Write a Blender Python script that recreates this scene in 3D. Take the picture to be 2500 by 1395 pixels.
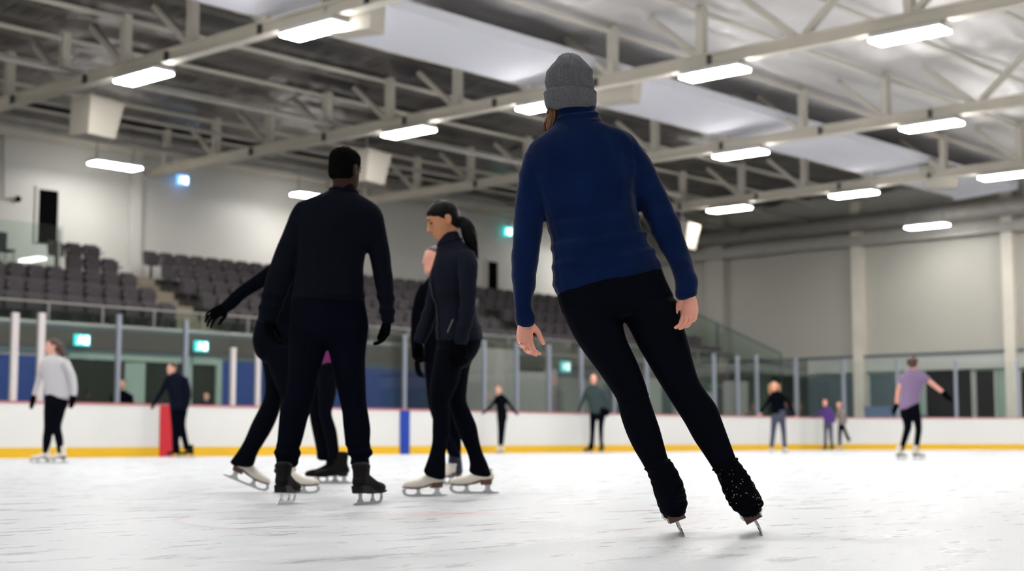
import bpy, bmesh, math, random
from mathutils import Vector, Matrix, noise
random.seed(7)
for o in list(bpy.data.objects): bpy.data.objects.remove(o)
SC = bpy.context.scene
COL = SC.collection
PI = math.pi
# ------------------------------------------------------------------ camera
W, H, FPX = 2500, 1395, 3700.0
HORIZON = 1073.0
PITCH = math.atan((HORIZON - H/2)/FPX)
YAW = math.radians(42.0)
CAMZ = 0.345
FH = Vector((math.cos(YAW), math.sin(YAW), 0))
RT = Vector((math.sin(YAW), -math.cos(YAW), 0))
UPZ = Vector((0, 0, 1))
FW = FH*math.cos(PITCH) + UPZ*math.sin(PITCH)
UP = UPZ*math.cos(PITCH) - FH*math.sin(PITCH)
CP = Vector((0, 0, CAMZ))
cam = bpy.data.cameras.new('camera')
co = bpy.data.objects.new('camera', cam)
COL.objects.link(co)
co.matrix_world = Matrix((( RT.x, UP.x, -FW.x, CP.x), (RT.y, UP.y, -FW.y, CP.y), (RT.z, UP.z, -FW.z, CP.z), (0, 0, 0, 1)))
cam.sensor_width = 36.0
cam.lens = FPX/W*36.0
cam.clip_start = 0.05; cam.clip_end = 300
cam.dof.use_dof = True
cam.dof.focus_distance = 5.45
cam.dof.aperture_fstop = 2.6
SC.camera = co
# ------------------------------------------------------------------ world, exposure
wd = bpy.data.worlds.new('world'); SC.world = wd; wd.use_nodes = True
wd.node_tree.nodes['Background'].inputs[0].default_value = (0.75, 0.78, 0.8, 1)
wd.node_tree.nodes['Background'].inputs[1].default_value = 0.05
SC.view_settings.view_transform = 'Standard'
SC.view_settings.look = 'None'
SC.view_settings.gamma = 1.0
SC.view_settings.use_curve_mapping = False
SC.view_settings.exposure = 0.12
SC.cycles.max_bounces = 7
SC.cycles.diffuse_bounces = 4
SC.cycles.glossy_bounces = 3
SC.cycles.transparent_max_bounces = 16
SC.cycles.transmission_bounces = 4
SC.cycles.caustics_reflective = False
SC.cycles.caustics_refractive = False
SC.cycles.use_denoising = True
SC.cycles.sample_clamp_indirect = 6.0
LAMP = 84.0            # radiance of the lamp diffusers

def ray(px, py):
    return FW + RT*((px - W/2)/FPX) + UP*((H/2 - py)/FPX)
def P(px, py, D):
    """world point seen at (px,py) at horizontal distance D ahead of the camera"""
    d = ray(px, py)
    return CP + d*(D/d.dot(FH))
def PZ(px, py, z=0.0):
    d = ray(px, py)
    return CP + d*((z - CAMZ)/d.z)
def PY(px, py, Y):
    d = ray(px, py)
    return CP + d*(Y/d.y)
def PX(px, py, X):
    d = ray(px, py)
    return CP + d*(X/d.x)

# ------------------------------------------------------------------ materials
def lin(c):
    return tuple(((v/255.0)/12.92 if v <= 10.3 else (((v/255.0)+0.055)/1.055)**2.4) for v in c)
MATS = {}
def mat(name, rgb, rough=0.6, metal=0.0, sheen=0.0, bump=None, vary=None, spec=0.5, emit=None, coat=0.0, scale=(1, 1, 1)):
    """procedural principled material; bump=(scale,strength,dist); vary=(scale,amount)"""
    m = bpy.data.materials.new(name); m.use_nodes = True
    nt = m.node_tree; b = nt.nodes['Principled BSDF']
    c = lin(rgb) + (1,)
    b.inputs['Base Color'].default_value = c
    b.inputs['Roughness'].default_value = rough
    b.inputs['Metallic'].default_value = metal
    b.inputs['Specular IOR Level'].default_value = spec
    if sheen:
        b.inputs['Sheen Weight'].default_value = sheen
        b.inputs['Sheen Roughness'].default_value = 0.4
    if coat: b.inputs['Coat Weight'].default_value = coat
    if emit:
        b.inputs['Emission Color'].default_value = lin(emit[0]) + (1,)
        b.inputs['Emission Strength'].default_value = emit[1]
    tc = nt.nodes.new('ShaderNodeTexCoord'); mp = nt.nodes.new('ShaderNodeMapping')
    mp.inputs['Scale'].default_value = scale
    nt.links.new(tc.outputs['Object'], mp.inputs['Vector'])
    if vary:
        n = nt.nodes.new('ShaderNodeTexNoise'); n.inputs['Scale'].default_value = vary[0]; n.inputs['Detail'].default_value = 4
        nt.links.new(mp.outputs[0], n.inputs['Vector'])
        r = nt.nodes.new('ShaderNodeMapRange')
        r.inputs['From Min'].default_value = .3; r.inputs['From Max'].default_value = .7
        r.inputs['To Min'].default_value = 1 - vary[1]; r.inputs['To Max'].default_value = 1 + vary[1]
        nt.links.new(n.outputs['Fac'], r.inputs['Value'])
        mx = nt.nodes.new('ShaderNodeVectorMath'); mx.operation = 'SCALE'
        mx.inputs[0].default_value = c[:3]
        nt.links.new(r.outputs[0], mx.inputs['Scale'])
        nt.links.new(mx.outputs[0], b.inputs['Base Color'])
    if bump:
        n = nt.nodes.new('ShaderNodeTexNoise'); n.inputs['Scale'].default_value = bump[0]; n.inputs['Detail'].default_value = 3
        nt.links.new(mp.outputs[0], n.inputs['Vector'])
        bp = nt.nodes.new('ShaderNodeBump'); bp.inputs['Strength'].default_value = bump[1]; bp.inputs['Distance'].default_value = bump[2]
        nt.links.new(n.outputs['Fac'], bp.inputs['Height'])
        nt.links.new(bp.outputs[0], b.inputs['Normal'])
    MATS[name] = m
    return m

mat('steel_cream', (226, 219, 206), .5, vary=(1.5, .05))
mat('galvanised', (172, 168, 163), .5, metal=.15, vary=(3, .1))
mat('lamp_housing', (225, 226, 222), .4)
mat('lamp_glow', (255, 255, 255), .5, emit=((253, 252, 248), LAMP))
mat('lamp_glow_soft', (255, 255, 255), .5, emit=((253, 252, 248), LAMP*.5))
mat('duct_white', (232, 232, 240), .95, spec=.1, bump=(1.2, .15, .05))
mat('wall_white', (214, 211, 206), .4, bump=(.6, .2, .03), vary=(.25, .03))
mat('wall_panel', (184, 181, 172), .5, vary=(.3, .04))
mat('speaker_shell', (188, 181, 168), .5)
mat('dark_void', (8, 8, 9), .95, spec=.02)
mat('board_white', (238, 237, 234), .35, vary=(.8, .02))
mat('kick_yellow', (240, 190, 30), .4)
mat('cap_red', (190, 110, 115), .5)
mat('stripe_red', (205, 30, 45), .4)
mat('stripe_blue', (0, 58, 160), .4)
mat('fascia_grey', (84, 100, 106), .6, vary=(.5, .06))
mat('pad_blue', (10, 58, 132), .5, vary=(1.5, .08))
mat('header_pale', (188, 190, 186), .6)
mat('window_dark', (30, 40, 34), .25)
mat('window_black', (16, 17, 22), .25)
mat('frame_green', (150, 172, 160), .5)
mat('door_pale', (240, 241, 236), .5)
mat('seat_fabric', (84, 78, 82), .85, sheen=.1, bump=(30, .3, .01), vary=(4, .12))
mat('seat_shell', (50, 48, 52), .5)
mat('seat_steel', (150, 146, 146), .4, metal=.5)
mat('step_beige', (158, 146, 130), .8, vary=(2, .06))
mat('riser_grey', (88, 84, 80), .85, vary=(1, .08))
mat('rubber_floor', (70, 72, 74), .8, vary=(2, .08))
mat('post_white', (214, 206, 206), .4)
mat('post_grey', (150, 156, 168), .35, metal=.3)
mat('crate_blue', (110, 130, 165), .5)
mat('crate_dark', (60, 66, 66), .5)
mat('sign_teal', (60, 180, 180), .4, emit=((40, 190, 190), 1.6))
mat('sign_white', (255, 255, 255), .4, emit=((225, 255, 252), 4.0))
mat('sign_blue', (120, 170, 230), .4, emit=((110, 170, 240), 1.8))
mat('rod', (150, 150, 150), .4, metal=.6)

def glass_mat(name, tint, refl=1.0):
    m = bpy.data.materials.new(name); m.use_nodes = True; nt = m.node_tree
    nt.nodes.clear()
    out = nt.nodes.new('ShaderNodeOutputMaterial'); mix = nt.nodes.new('ShaderNodeMixShader')
    tr = nt.nodes.new('ShaderNodeBsdfTransparent'); tr.inputs[0].default_value = tint + (1,)
    gl = nt.nodes.new('ShaderNodeBsdfGlossy'); gl.inputs['Roughness'].default_value = .02
    fr = nt.nodes.new('ShaderNodeFresnel'); fr.inputs[0].default_value = 1.45
    ml = nt.nodes.new('ShaderNodeMath'); ml.operation = 'MULTIPLY'; ml.inputs[1].default_value = refl
    nt.links.new(fr.outputs[0], ml.inputs[0]); nt.links.new(ml.outputs[0], mix.inputs[0])
    nt.links.new(tr.outputs[0], mix.inputs[1]); nt.links.new(gl.outputs[0], mix.inputs[2])
    nt.links.new(mix.outputs[0], out.inputs[0]); MATS[name] = m
glass_mat('rink_glass', (.955, .98, .97), .8)
glass_mat('guard_glass', (.88, .94, .92), .8)

# ------------------------------------------------------------------ mesh helpers
class MB:
    def __init__(s): s.bm = bmesh.new()
    def box(s, x0, x1, y0, y1, z0, z1, bev=0):
        vs = [s.bm.verts.new((x, y, z)) for z in (z0, z1) for x, y in ((x0, y0), (x1, y0), (x1, y1), (x0, y1))]
        fs = [(3, 2, 1, 0), (4, 5, 6, 7), (0, 1, 5, 4), (1, 2, 6, 5), (2, 3, 7, 6), (3, 0, 4, 7)]
        ff = [s.bm.faces.new([vs[i] for i in f]) for f in fs]
        if bev:
            es = list({e for f in ff for e in f.edges})
            bmesh.ops.bevel(s.bm, geom=es, offset=bev, segments=2, affect='EDGES', profile=.5)
        return s
    def bar(s, a, b, w, h, up=(0, 0, 1)):
        """rectangular bar from a to b, w across, h along up"""
        a = Vector(a); b = Vector(b); d = (b - a).normalized(); up = Vector(up)
        x = d.cross(up).normalized(); u = x.cross(d).normalized()
        vs = [s.bm.verts.new(p + x*sx*w/2 + u*su*h/2) for p in (a, b) for sx, su in ((-1, -1), (1, -1), (1, 1), (-1, 1))]
        for f in [(3, 2, 1, 0), (4, 5, 6, 7), (0, 1, 5, 4), (1, 2, 6, 5), (2, 3, 7, 6), (3, 0, 4, 7)]:
            s.bm.faces.new([vs[i] for i in f])
        return s
    def tube(s, pts, r, n=10):
        pts = [Vector(p) for p in pts]; rings = []
        for i, p in enumerate(pts):
            d = (pts[min(i+1, len(pts)-1)] - pts[max(i-1, 0)]).normalized()
            x = d.cross(UPZ) if abs(d.z) < .95 else d.cross(Vector((1, 0, 0)))
            x.normalize(); y = d.cross(x)
            rr = r[i] if isinstance(r, (list, tuple)) else r
            rings.append([s.bm.verts.new(p + (x*math.cos(2*PI*k/n) + y*math.sin(2*PI*k/n))*rr) for k in range(n)])
        for a, b in zip(rings, rings[1:]):
            for k in range(n): s.bm.faces.new((a[k], a[(k+1) % n], b[(k+1) % n], b[k]))
        s.bm.faces.new(rings[0][::-1]); s.bm.faces.new(rings[-1])
        return s
    def prism(s, pts, off):
        """planar outline pts extruded by vector off"""
        off = Vector(off); n = len(pts)
        a = [s.bm.verts.new(p) for p in pts]; b = [s.bm.verts.new(Vector(p) + off) for p in pts]
        s.bm.faces.new(a[::-1]); s.bm.faces.new(b)
        for i in range(n): s.bm.faces.new((a[i], a[(i+1) % n], b[(i+1) % n], b[i]))
        return s
    def ball(s, c, r, seg=10):
        m = Matrix.Translation(Vector(c)) @ Matrix.Diagonal(Vector((r[0], r[1], r[2], 1)))
        bmesh.ops.create_uvsphere(s.bm, u_segments=seg, v_segments=seg, radius=1, matrix=m)
        return s
    def build(s, name, m, parent=None, smooth=False, mtx=None):
        me = bpy.data.meshes.new(name)
        bmesh.ops.recalc_face_normals(s.bm, faces=s.bm.faces[:])
        if mtx is not None: s.bm.transform(mtx)
        s.bm.to_mesh(me); s.bm.free()
        return link(name, me, m, parent, smooth)
def link(name, me, m, parent=None, smooth=False):
    o = bpy.data.objects.new(name, me); COL.objects.link(o)
    if m: me.materials.append(MATS[m] if isinstance(m, str) else m)
    if smooth:
        me.polygons.foreach_set('use_smooth', [True]*len(me.polygons))
    if parent: o.parent = parent
    return o
def tag(o, label=None, cat=None, group=None, kind=None):
    if label: o['label'] = label
    if cat: o['category'] = cat
    if group: o['group'] = group
    if kind: o['kind'] = kind
    return o
def thing(name, label, cat, loc=(0, 0, 0), rz=0, group=None):
    o = bpy.data.objects.new(name, None); COL.objects.link(o)
    o.location = loc; o.rotation_euler = (0, 0, rz); o.empty_display_size = .1
    return tag(o, label, cat, group)
def struct(name, mb, m, smooth=False):
    return tag(mb.build(name, m, None, smooth), kind='structure')
def kids(o): return [c for c in bpy.data.objects if c.parent == o]
def dup(root, ch, loc, rz=None):
    r = root.copy(); COL.objects.link(r); r.location = loc
    if rz is not None: r.rotation_euler = (0, 0, rz)
    for c in ch:
        k = c.copy(); COL.objects.link(k); k.parent = r
    return r
ORD = ['', 'first', 'second', 'third', 'fourth', 'fifth', 'sixth', 'seventh', 'eighth', 'ninth', 'tenth', 'eleventh', 'twelfth', 'thirteenth', 'fourteenth', 'fifteenth', 'sixteenth', 'seventeenth', 'eighteenth', 'nineteenth']
TENS = {20: 'twent', 30: 'thirt', 40: 'fort', 50: 'fift'}
def ordn(n):
    if n < 20: return ORD[n]
    t = n//10*10
    return TENS[t] + 'ieth' if n == t else TENS[t] + 'y-' + ORD[n-t]
# ================================================================== BUILDING
XE, YB = 51.2, 38.5          # end wall, back wall of the stand
X0, Y0 = -9.0, -8.0
ROOFZ = 9.66
# ---- ice
def ice_mat():
    m = bpy.data.materials.new('ice'); m.use_nodes = True; nt = m.node_tree; b = nt.nodes['Principled BSDF']
    N = nt.nodes.new; L = nt.links.new
    tc = N('ShaderNodeTexCoord')
    def nz(scale, sc, det=4, rot=0.0, ro=.55):
        mp = N('ShaderNodeMapping'); mp.inputs['Scale'].default_value = sc; mp.inputs['Rotation'].default_value = (0, 0, rot)
        n = N('ShaderNodeTexNoise'); n.inputs['Scale'].default_value = scale; n.inputs['Detail'].default_value = det; n.inputs['Roughness'].default_value = ro
        L(tc.outputs['Object'], mp.inputs[0]); L(mp.outputs[0], n.inputs['Vector']); return n
    a = nz(.55, (1, 1, 1), 5, .3)
    c = nz(2.2, (1, 3.5, 1), 6, -YAW + .5, .65)
    s1 = nz(9, (1, 9, 1), 5, -YAW + 1.2, .6)
    s2 = nz(14, (1, 14, 1), 3, -YAW - .7, .6)
    def rng(n, lo, hi, a0, a1):
        r = N('ShaderNodeMapRange'); r.inputs[1].default_value = lo; r.inputs[2].default_value = hi
        r.inputs[3].default_value = a0; r.inputs[4].default_value = a1; L(n.outputs['Fac'], r.inputs[0]); return r
    def mul(x, y):
        k = N('ShaderNodeMath'); k.operation = 'MULTIPLY'; L(x.outputs[0], k.inputs[0]); L(y.outputs[0], k.inputs[1]); return k
    v = mul(mul(rng(a, .35, .65, .97, 1.0), rng(c, .34, .62, .90, 1.0)), mul(rng(s1, .30, .54, .94, 1.0), rng(s2, .30, .48, .95, 1.0)))
    cr = N('ShaderNodeVectorMath'); cr.operation = 'SCALE'; cr.inputs[0].default_value = lin((230, 232, 237)); L(v.outputs[0], cr.inputs['Scale'])
    # worn red paint of the markings under the ice
    spot = PZ(1085, 1256)
    def dist(p):
        d = N('ShaderNodeVectorMath'); d.operation = 'DISTANCE'; L(tc.outputs['Object'], d.inputs[0]); d.inputs[1].default_value = p; return d
    d1 = N('ShaderNodeMapRange'); dd = dist((spot.x, spot.y, 0)); L(dd.outputs['Value'], d1.inputs[0])
    d1.inputs[1].default_value = .16; d1.inputs[2].default_value = .34; d1.inputs[3].default_value = .30; d1.inputs[4].default_value = 0
    # faded ring of a face-off circle
    ctr = spot + FH*-.3
    rr = N('ShaderNodeMath'); rr.operation = 'SUBTRACT'; d2 = dist((ctr.x, ctr.y, 0)); L(d2.outputs['Value'], rr.inputs[0]); rr.inputs[1].default_value = 1.15
    ab = N('ShaderNodeMath'); ab.operation = 'ABSOLUTE'; L(rr.outputs[0], ab.inputs[0])
    d3 = N('ShaderNodeMapRange'); L(ab.outputs[0], d3.inputs[0]); d3.inputs[1].default_value = .01; d3.inputs[2].default_value = .03; d3.inputs[3].default_value = .22; d3.inputs[4].default_value = 0
    mxv = N('ShaderNodeMath'); mxv.operation = 'MAXIMUM'; L(d1.outputs[0], mxv.inputs[0]); L(d3.outputs[0], mxv.inputs[1])
    brk = mul(mxv, rng(c, .40, .60, 1.3, .15))
    mx = N('ShaderNodeMix'); mx.data_type = 'RGBA'; L(brk.outputs[0], mx.inputs[0]); L(cr.outputs[0], mx.inputs[6]); mx.inputs[7].default_value = lin((205, 70, 85)) + (1,)
    L(mx.outputs[2], b.inputs['Base Color'])
    r = rng(c, .35, .65, .22, .5); L(r.outputs[0], b.inputs['Roughness'])
    b.inputs['Specular IOR Level'].default_value = .35; b.inputs['IOR'].default_value = 1.31
    f1 = nz(60, (1, 1, 1), 4)
    ad = N('ShaderNodeMath'); ad.operation = 'ADD'; L(f1.outputs['Fac'], ad.inputs[0]); L(s1.outputs['Fac'], ad.inputs[1])
    bp = N('ShaderNodeBump'); bp.inputs['Strength'].default_value = .3; bp.inputs['Distance'].default_value = .006
    L(ad.outputs[0], bp.inputs['Height']); L(bp.outputs[0], b.inputs['Normal'])
    MATS['ice'] = m
ice_mat()
mb = MB(); mb.box(X0, XE+.3, Y0, YB+.3, -.3, -.05); struct('floor', mb, 'rubber_floor')
# ice sheet with rounded far corner
BY, BX, BR = 25.3, 47.8, 8.5
ice_out = [(-8, -4.7), (BX, -4.7)] + [(BX-BR+BR*math.cos(t), BY-BR+BR*math.sin(t)) for t in [PI/2*k/24 for k in range(25)]] + [(-8, BY)]
mb = MB(); mb.prism([(x, y, -.04) for x, y in ice_out], (0, 0, .04)); struct('floor_ice', mb, 'ice')
# ---- walls
mb = MB(); mb.box(X0, XE+.3, YB, YB+.3, -.05, 10.6); struct('wall_left', mb, 'wall_white')
mb = MB(); mb.box(XE, XE+.3, Y0, YB, -.05, 10.6); struct('wall_back', mb, 'wall_panel')
mb = MB(); mb.box(X0, XE+.3, Y0-.3, Y0, -.05, 10.6); struct('wall_right', mb, 'wall_panel')
mb = MB(); mb.box(X0-.3, X0, Y0, YB, -.05, 10.6); struct('wall_front', mb, 'wall_panel')
# ---- roof: slack silver insulation foil hung between the purlins
def foil_mat(nm, rgb, rough, metal):
    m = mat(nm, rgb, rough, metal=metal)
    nt = m.node_tree; b = nt.nodes['Principled BSDF']; N = nt.nodes.new; L = nt.links.new
    tc = N('ShaderNodeTexCoord')
    mp = N('ShaderNodeMapping'); mp.inputs['Scale'].default_value = (2.2, .55, 1)
    n = N('ShaderNodeTexNoise'); n.inputs['Scale'].default_value = 1.6; n.inputs['Detail'].default_value = 5; n.inputs['Roughness'].default_value = .6
    L(tc.outputs['Object'], mp.inputs[0]); L(mp.outputs[0], n.inputs['Vector'])
    bp = N('ShaderNodeBump'); bp.inputs['Strength'].default_value = .75; bp.inputs['Distance'].default_value = .12
    L(n.outputs['Fac'], bp.inputs['Height']); L(bp.outputs[0], b.inputs['Normal'])
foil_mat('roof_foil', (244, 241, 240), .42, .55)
foil_mat('roof_foil_dark', (120, 115, 114), .30, .85)  # darker, more metallic foil colour for the part over the stand
def roof(nm, Y0, YB, fm, ny):
    nx = 300
    xs = [X0 + (XE+.3-X0)*i/nx for i in range(nx+1)]; ys = [Y0 + (YB+.3-Y0)*j/ny for j in range(ny+1)]
    vs = []
    for x in xs:
        for y in ys:
            t = ((y - 15.8)/1.21) % 1.0
            sag = .16*(4*t*(1-t))
            nz = noise.noise(Vector((x*.9, y*.25, 0)))*.09 + noise.noise(Vector((x*2.4, y*.6, 3)))*.06
            vs.append((x, y, ROOFZ + .02 - sag*(.7+.5*noise.noise(Vector((x*.4, y*.4, 9)))) + nz*(4*t*(1-t))))
    fs = [(i*(ny+1)+j, (i+1)*(ny+1)+j, (i+1)*(ny+1)+j+1, i*(ny+1)+j+1) for i in range(nx) for j in range(ny)]
    me = bpy.data.meshes.new(nm); me.from_pydata(vs, [], fs)
    o = link(nm, me, fm, None, True); tag(o, kind='structure')
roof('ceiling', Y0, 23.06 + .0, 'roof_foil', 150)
roof('ceiling_stand', 23.36, YB, 'roof_foil_dark', 80)
mb = MB(); mb.box(X0, XE+.3, Y0, YB+.3, 10.4, 10.6); struct('ceiling_deck', mb, 'galvanised')
# ---- trusses
TX = [10.3, 18.4, 26.3, 34.4, 42.5]
TNAME = ['nearest', 'second nearest', 'middle', 'second farthest', 'farthest']
CB, CT = 8.22, 9.68
MID = 15.8
def hbeam(mb, a, b, w, h, t=.03):
    """H section lying along a->b"""
    a = Vector(a); b = Vector(b); d = (b-a).normalized(); x = d.cross(UPZ).normalized(); u = UPZ
    prof = [(-w/2, -h/2), (w/2, -h/2), (w/2, -h/2+t), (t/2, -h/2+t), (t/2, h/2-t), (w/2, h/2-t), (w/2, h/2), (-w/2, h/2), (-w/2, h/2-t), (-t/2, h/2-t), (-t/2, -h/2+t), (-w/2, -h/2+t)]
    mb.prism([a + x*p + u*q for p, q in prof], b-a)
    return mb
for i, X in enumerate(TX):
    t = thing('roof_truss', f'cream steel roof truss spanning above the ice, {TNAME[i]} to the camera' if i else 'cream steel roof truss just above the top edge, closest of all', 'roof truss', (X, 0, 0), group='roof trusses')
    ya, yb = -5.0, 38.4
    hbeam(MB(), (0, ya, CB+.14), (0, yb, CB+.14), .26, .28).build('bottom_chord', 'steel_cream', t)
    for k in range(-9, 10):
        y = MID + 2.42*k
        if not (ya < y < yb): continue
        if k != 0:
            m1 = MB(); m1.box(-.1, .1, y-.09, y+.09, CB+.285, CT-.095); m1.build('upright', 'steel_cream', t)
        s = 1 if k >= 0 else -1
        for s in ((1, -1) if k == 0 else (s,)):
            if ya < y + s*1.5 < yb:
                MB().bar((0, y+s*.12, CB+.3), (0, y+s*1.35, CT-.12), .13, .13, (1, 0, 0)).build('diagonal_brace', 'steel_cream', t)
    for k in range(6):
        y = 33.5 - 3.1*k - (i % 2)
        MB().box(-.1, .1, y-.035, y+.035, CB+.035, CB+.245).build('clamp_band', 'crate_dark', t)
# purlins along the hall
for k in range(-8, 10):
    y = MID + 2.42*k
    if y > 38.3 or y < 6: continue
    nm = 'cream roof purlin along the hall, ' + (f'{ordn(10-k)} in from the seating wall' if k >= 0 else f'{ordn(-k)} on the far side of mid rink')
    o = MB().box(0, XE, y-.05, y+.05, 9.42, 9.5).build('purlin', 'steel_cream'); tag(o, nm, 'roof beam', 'roof purlins')
# pipes along the hall
for j, (y, z, r, lb) in enumerate([(30.02, 8.62, .07, 'grey pipe running lengthwise above the hanging speakers'), (33.0, 8.56, .06, 'grey pipe running lengthwise over the seating, middle one'),
                            (36.2, 8.6, .09, 'thick grey pipe lengthwise near the top of the seating wall'), (37.9, 9.2, .14, 'fat grey duct pipe tight against the seating wall top')]):
    o = MB().tube([(2, y, z+.02), (XE-.95, y, z+.02)], r, 12).build('service_pipe', 'galvanised', None, True); tag(o, lb, 'pipe', 'service pipes')
for j, (y, z, w, h) in enumerate([(38.2, 8.55, .3, .35)]):
    o = MB().box(4, XE-.05, 38.1, 38.45, 8.82, 9.1).build('cable_tray', 'steel_cream'); tag(o, 'cream boxed cable tray running along the top of the seating wall', 'cable tray')
# ---- big white duct
t = thing('ventilation_duct', 'broad white ventilation duct running lengthwise through the roof trusses', 'duct', (0, 0, 0))
mb = MB(); mb.prism([(4, 21.12, 8.76), (4, 23.2, 8.62), (4, 23.28, 9.3), (4, 22.4, 9.3), (4, 21.06, 8.97)], (44.6, 0, 0)); mb.build('duct_body', 'duct_white', t)
mb = MB(); mb.prism([(48.6, 21.04, 8.7), (48.6, 23.3, 8.56), (48.6, 23.34, 9.36), (48.6, 22.4, 9.36), (48.6, 21.0, 9.02)], (.12, 0, 0)); mb.build('end_flange', 'duct_white', t)
# ---- lamps
def lamp(proto=[]):
    t = thing('ceiling_lamp', 'x', 'lamp', (0, 0, 0))
    MB().box(-.27, .27, -.76, .76, 0, .09, .02).build('housing', 'lamp_housing', t)
    MB().box(-.25, .25, -.74, .74, -.05, -.002, .02).build('diffuser', 'lamp_glow', t)
    for y in (-.6, .6): MB().box(-.012, .012, y-.012, y+.012, .09, .138).build('hanger', 'rod', t)
    return t
L0 = lamp(); LK = kids(L0); used = False
L1 = lamp(); LK1 = kids(L1)
for c in LK1:
    if c.name.startswith('diffuser'): c.data.materials[0] = MATS['lamp_glow_soft']
for y in (-.6, .6): LK1.append(MB().box(-.012, .012, y-.012, y+.012, .139, .9).build('hanger', 'rod', L1))
used1 = []
def lamp1(loc, rz=0):
    if not used1: used1.append(1); L1.location = loc; L1.rotation_euler = (0, 0, rz); return L1
    return dup(L1, LK1, loc, rz)
LYS = [[27.2, 21.6, 16.0, 10.4, 4.8], [27.2, 21.6, 16.0, 10.4, 4.8], [27.2, 22.6, 17.9, 13.4, 8.7], [28.2, 22.6, 17.0, 11.4], [28.4, 23.7, 18.7, 13.9]]
for i, X in enumerate(TX):
    for j, y in enumerate(LYS[i]):
        lb = f'white rectangular lamp under the {TNAME[i]} truss, ' + ('at its seating end' if j == 0 else f'{ordn(j+1)} along from the seating end')
        loc = (X, y, 8.08)
        if not used: r = L0; r.location = loc; used = True
        else: r = dup(L0, LK, loc)
        tag(r, lb, 'lamp', 'lamps under the roof trusses')
for j, y in enumerate([2.5, 8.2, 13.9, 19.6, 25.4]):
    r = lamp1((49.05, y - (.9 if j == 4 else 0), 7.82)); tag(r, 'white rectangular lamp hung close to the end wall, ' + ['hidden far right', 'well to the right', 'right of frame', 'near the right column', 'between the two right columns', 'near the seating corner'][j], 'lamp', 'lamps along the end wall')
for j, X in enumerate([9.3, 16.6, 23.9, 31.2, 45.8]):
    r = lamp1((X, 36.6, 8.05), PI/2); tag(r, 'white lamp hung on rods over the top seats, ' + ['out of frame', 'beyond the left edge', 'right of the dark doorway', 'left of the man in black', 'farthest along'][j], 'lamp', 'lamps along the seating wall')
for j, X in enumerate([2.4, -5.6]):  # unseen lamp rows added to brighten the near ice
    for q, y in enumerate((-3.0, 7.0, 18.0)):
        r = dup(L0, LK, (X, y, 8.08)); tag(r, f'added white lamp overhead, out of view, row {ORD[j+1]}, place {ORD[q+1]}', 'lamp', 'added lamps out of view')
# ---- hanging speakers
def speaker(X, Y, z, lb, rz, big):
    t = thing('hanging_speaker', lb, 'speaker', (X, Y, z), rz, 'hanging speakers')
    w, h, d = (.52, .4, .4) if big else (.55, .3, .35)
    m = MB(); m.prism([(-w*.8, -d*.5, -h), (w*.8, -d*.5, -h), (w, -d*.9, h), (-w, -d*.9, h)], (0, d*1.5, 0)); m.build('shell', 'speaker_shell', t)
    MB().box(-w*1.02, w*1.02, -d*.92, d*.62, h+.005, h+.05, .01).build('lid', 'speaker_shell', t)
    MB().box(-.02, .02, .08, .12, h+.051, (h+.12 if not big else 8.568-z)).build('bracket', 'rod', t)
for X, lb in zip([10.3, 18.98, 27.45, 35.2, 42.0], ['out of view above', 'left of the first lit lamp', 'behind the head of the man in black', 'hidden by the navy jacket', 'beside the right shoulder of the navy jacket']):
    speaker(X, 29.9, 7.2 if X == 42.0 else 7.62, 'cream loudspeaker hung over the stand edge, ' + lb, .2, True)
for X, lb in zip([19.2, 27.2, 43.2], ['at the top edge of the photo', 'just right of the grey knit hat', 'beneath the duct end']):
    speaker(X-.42, 20.9, 8.28, 'cream box on a truss under the duct, ' + lb, -PI/2+.3, False)

# ================================================================== RINK BOARDS
BH = 1.035
def path_mesh(pts, off, z0, z1, m, name, parent):
    """wall ribbon of thickness off (outwards) along pts"""
    mb = MB(); bm = mb.bm; n = len(pts); rows = []
    for i, (x, y) in enumerate(pts):
        a = Vector(pts[max(i-1, 0)]); b = Vector(pts[min(i+1, n-1)]); d = (b-a).normalized()
        nrm = Vector((-d.y, d.x))
        o0 = Vector((x, y)) + nrm*off[0]; o1 = Vector((x, y)) + nrm*off[1]
        rows.append([bm.verts.new((o0.x, o0.y, z0)), bm.verts.new((o0.x, o0.y, z1)), bm.verts.new((o1.x, o1.y, z1)), bm.verts.new((o1.x, o1.y, z0))])
    for a, b in zip(rows, rows[1:]):
        for k in range(4): bm.faces.new((a[k], b[k], b[(k+1) % 4], a[(k+1) % 4]))
    bm.faces.new(rows[0]); bm.faces.new(rows[-1][::-1])
    return mb.build(name, m, parent)
straight = [(2.0, BY), (BX-BR-.03, BY)]
arc = [(BX-BR+BR*math.sin(t), BY-BR+BR*math.cos(t)) for t in [PI/2*k/20 for k in range(21)]]
endl = [(BX, BY-BR-.03), (BX, 2.0)]
RUNS = [(straight, 'long straight white dasher board with yellow kick strip below the seating', 'tall clear glass screen on posts above the long straight boards'),
        (arc, 'curved corner section of the white dasher board at the far end', 'clear glass screen on posts following the curved corner boards'),
        (endl, 'white dasher board across the far end at the right', 'clear glass screen on posts above the end boards at the right')]
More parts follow.
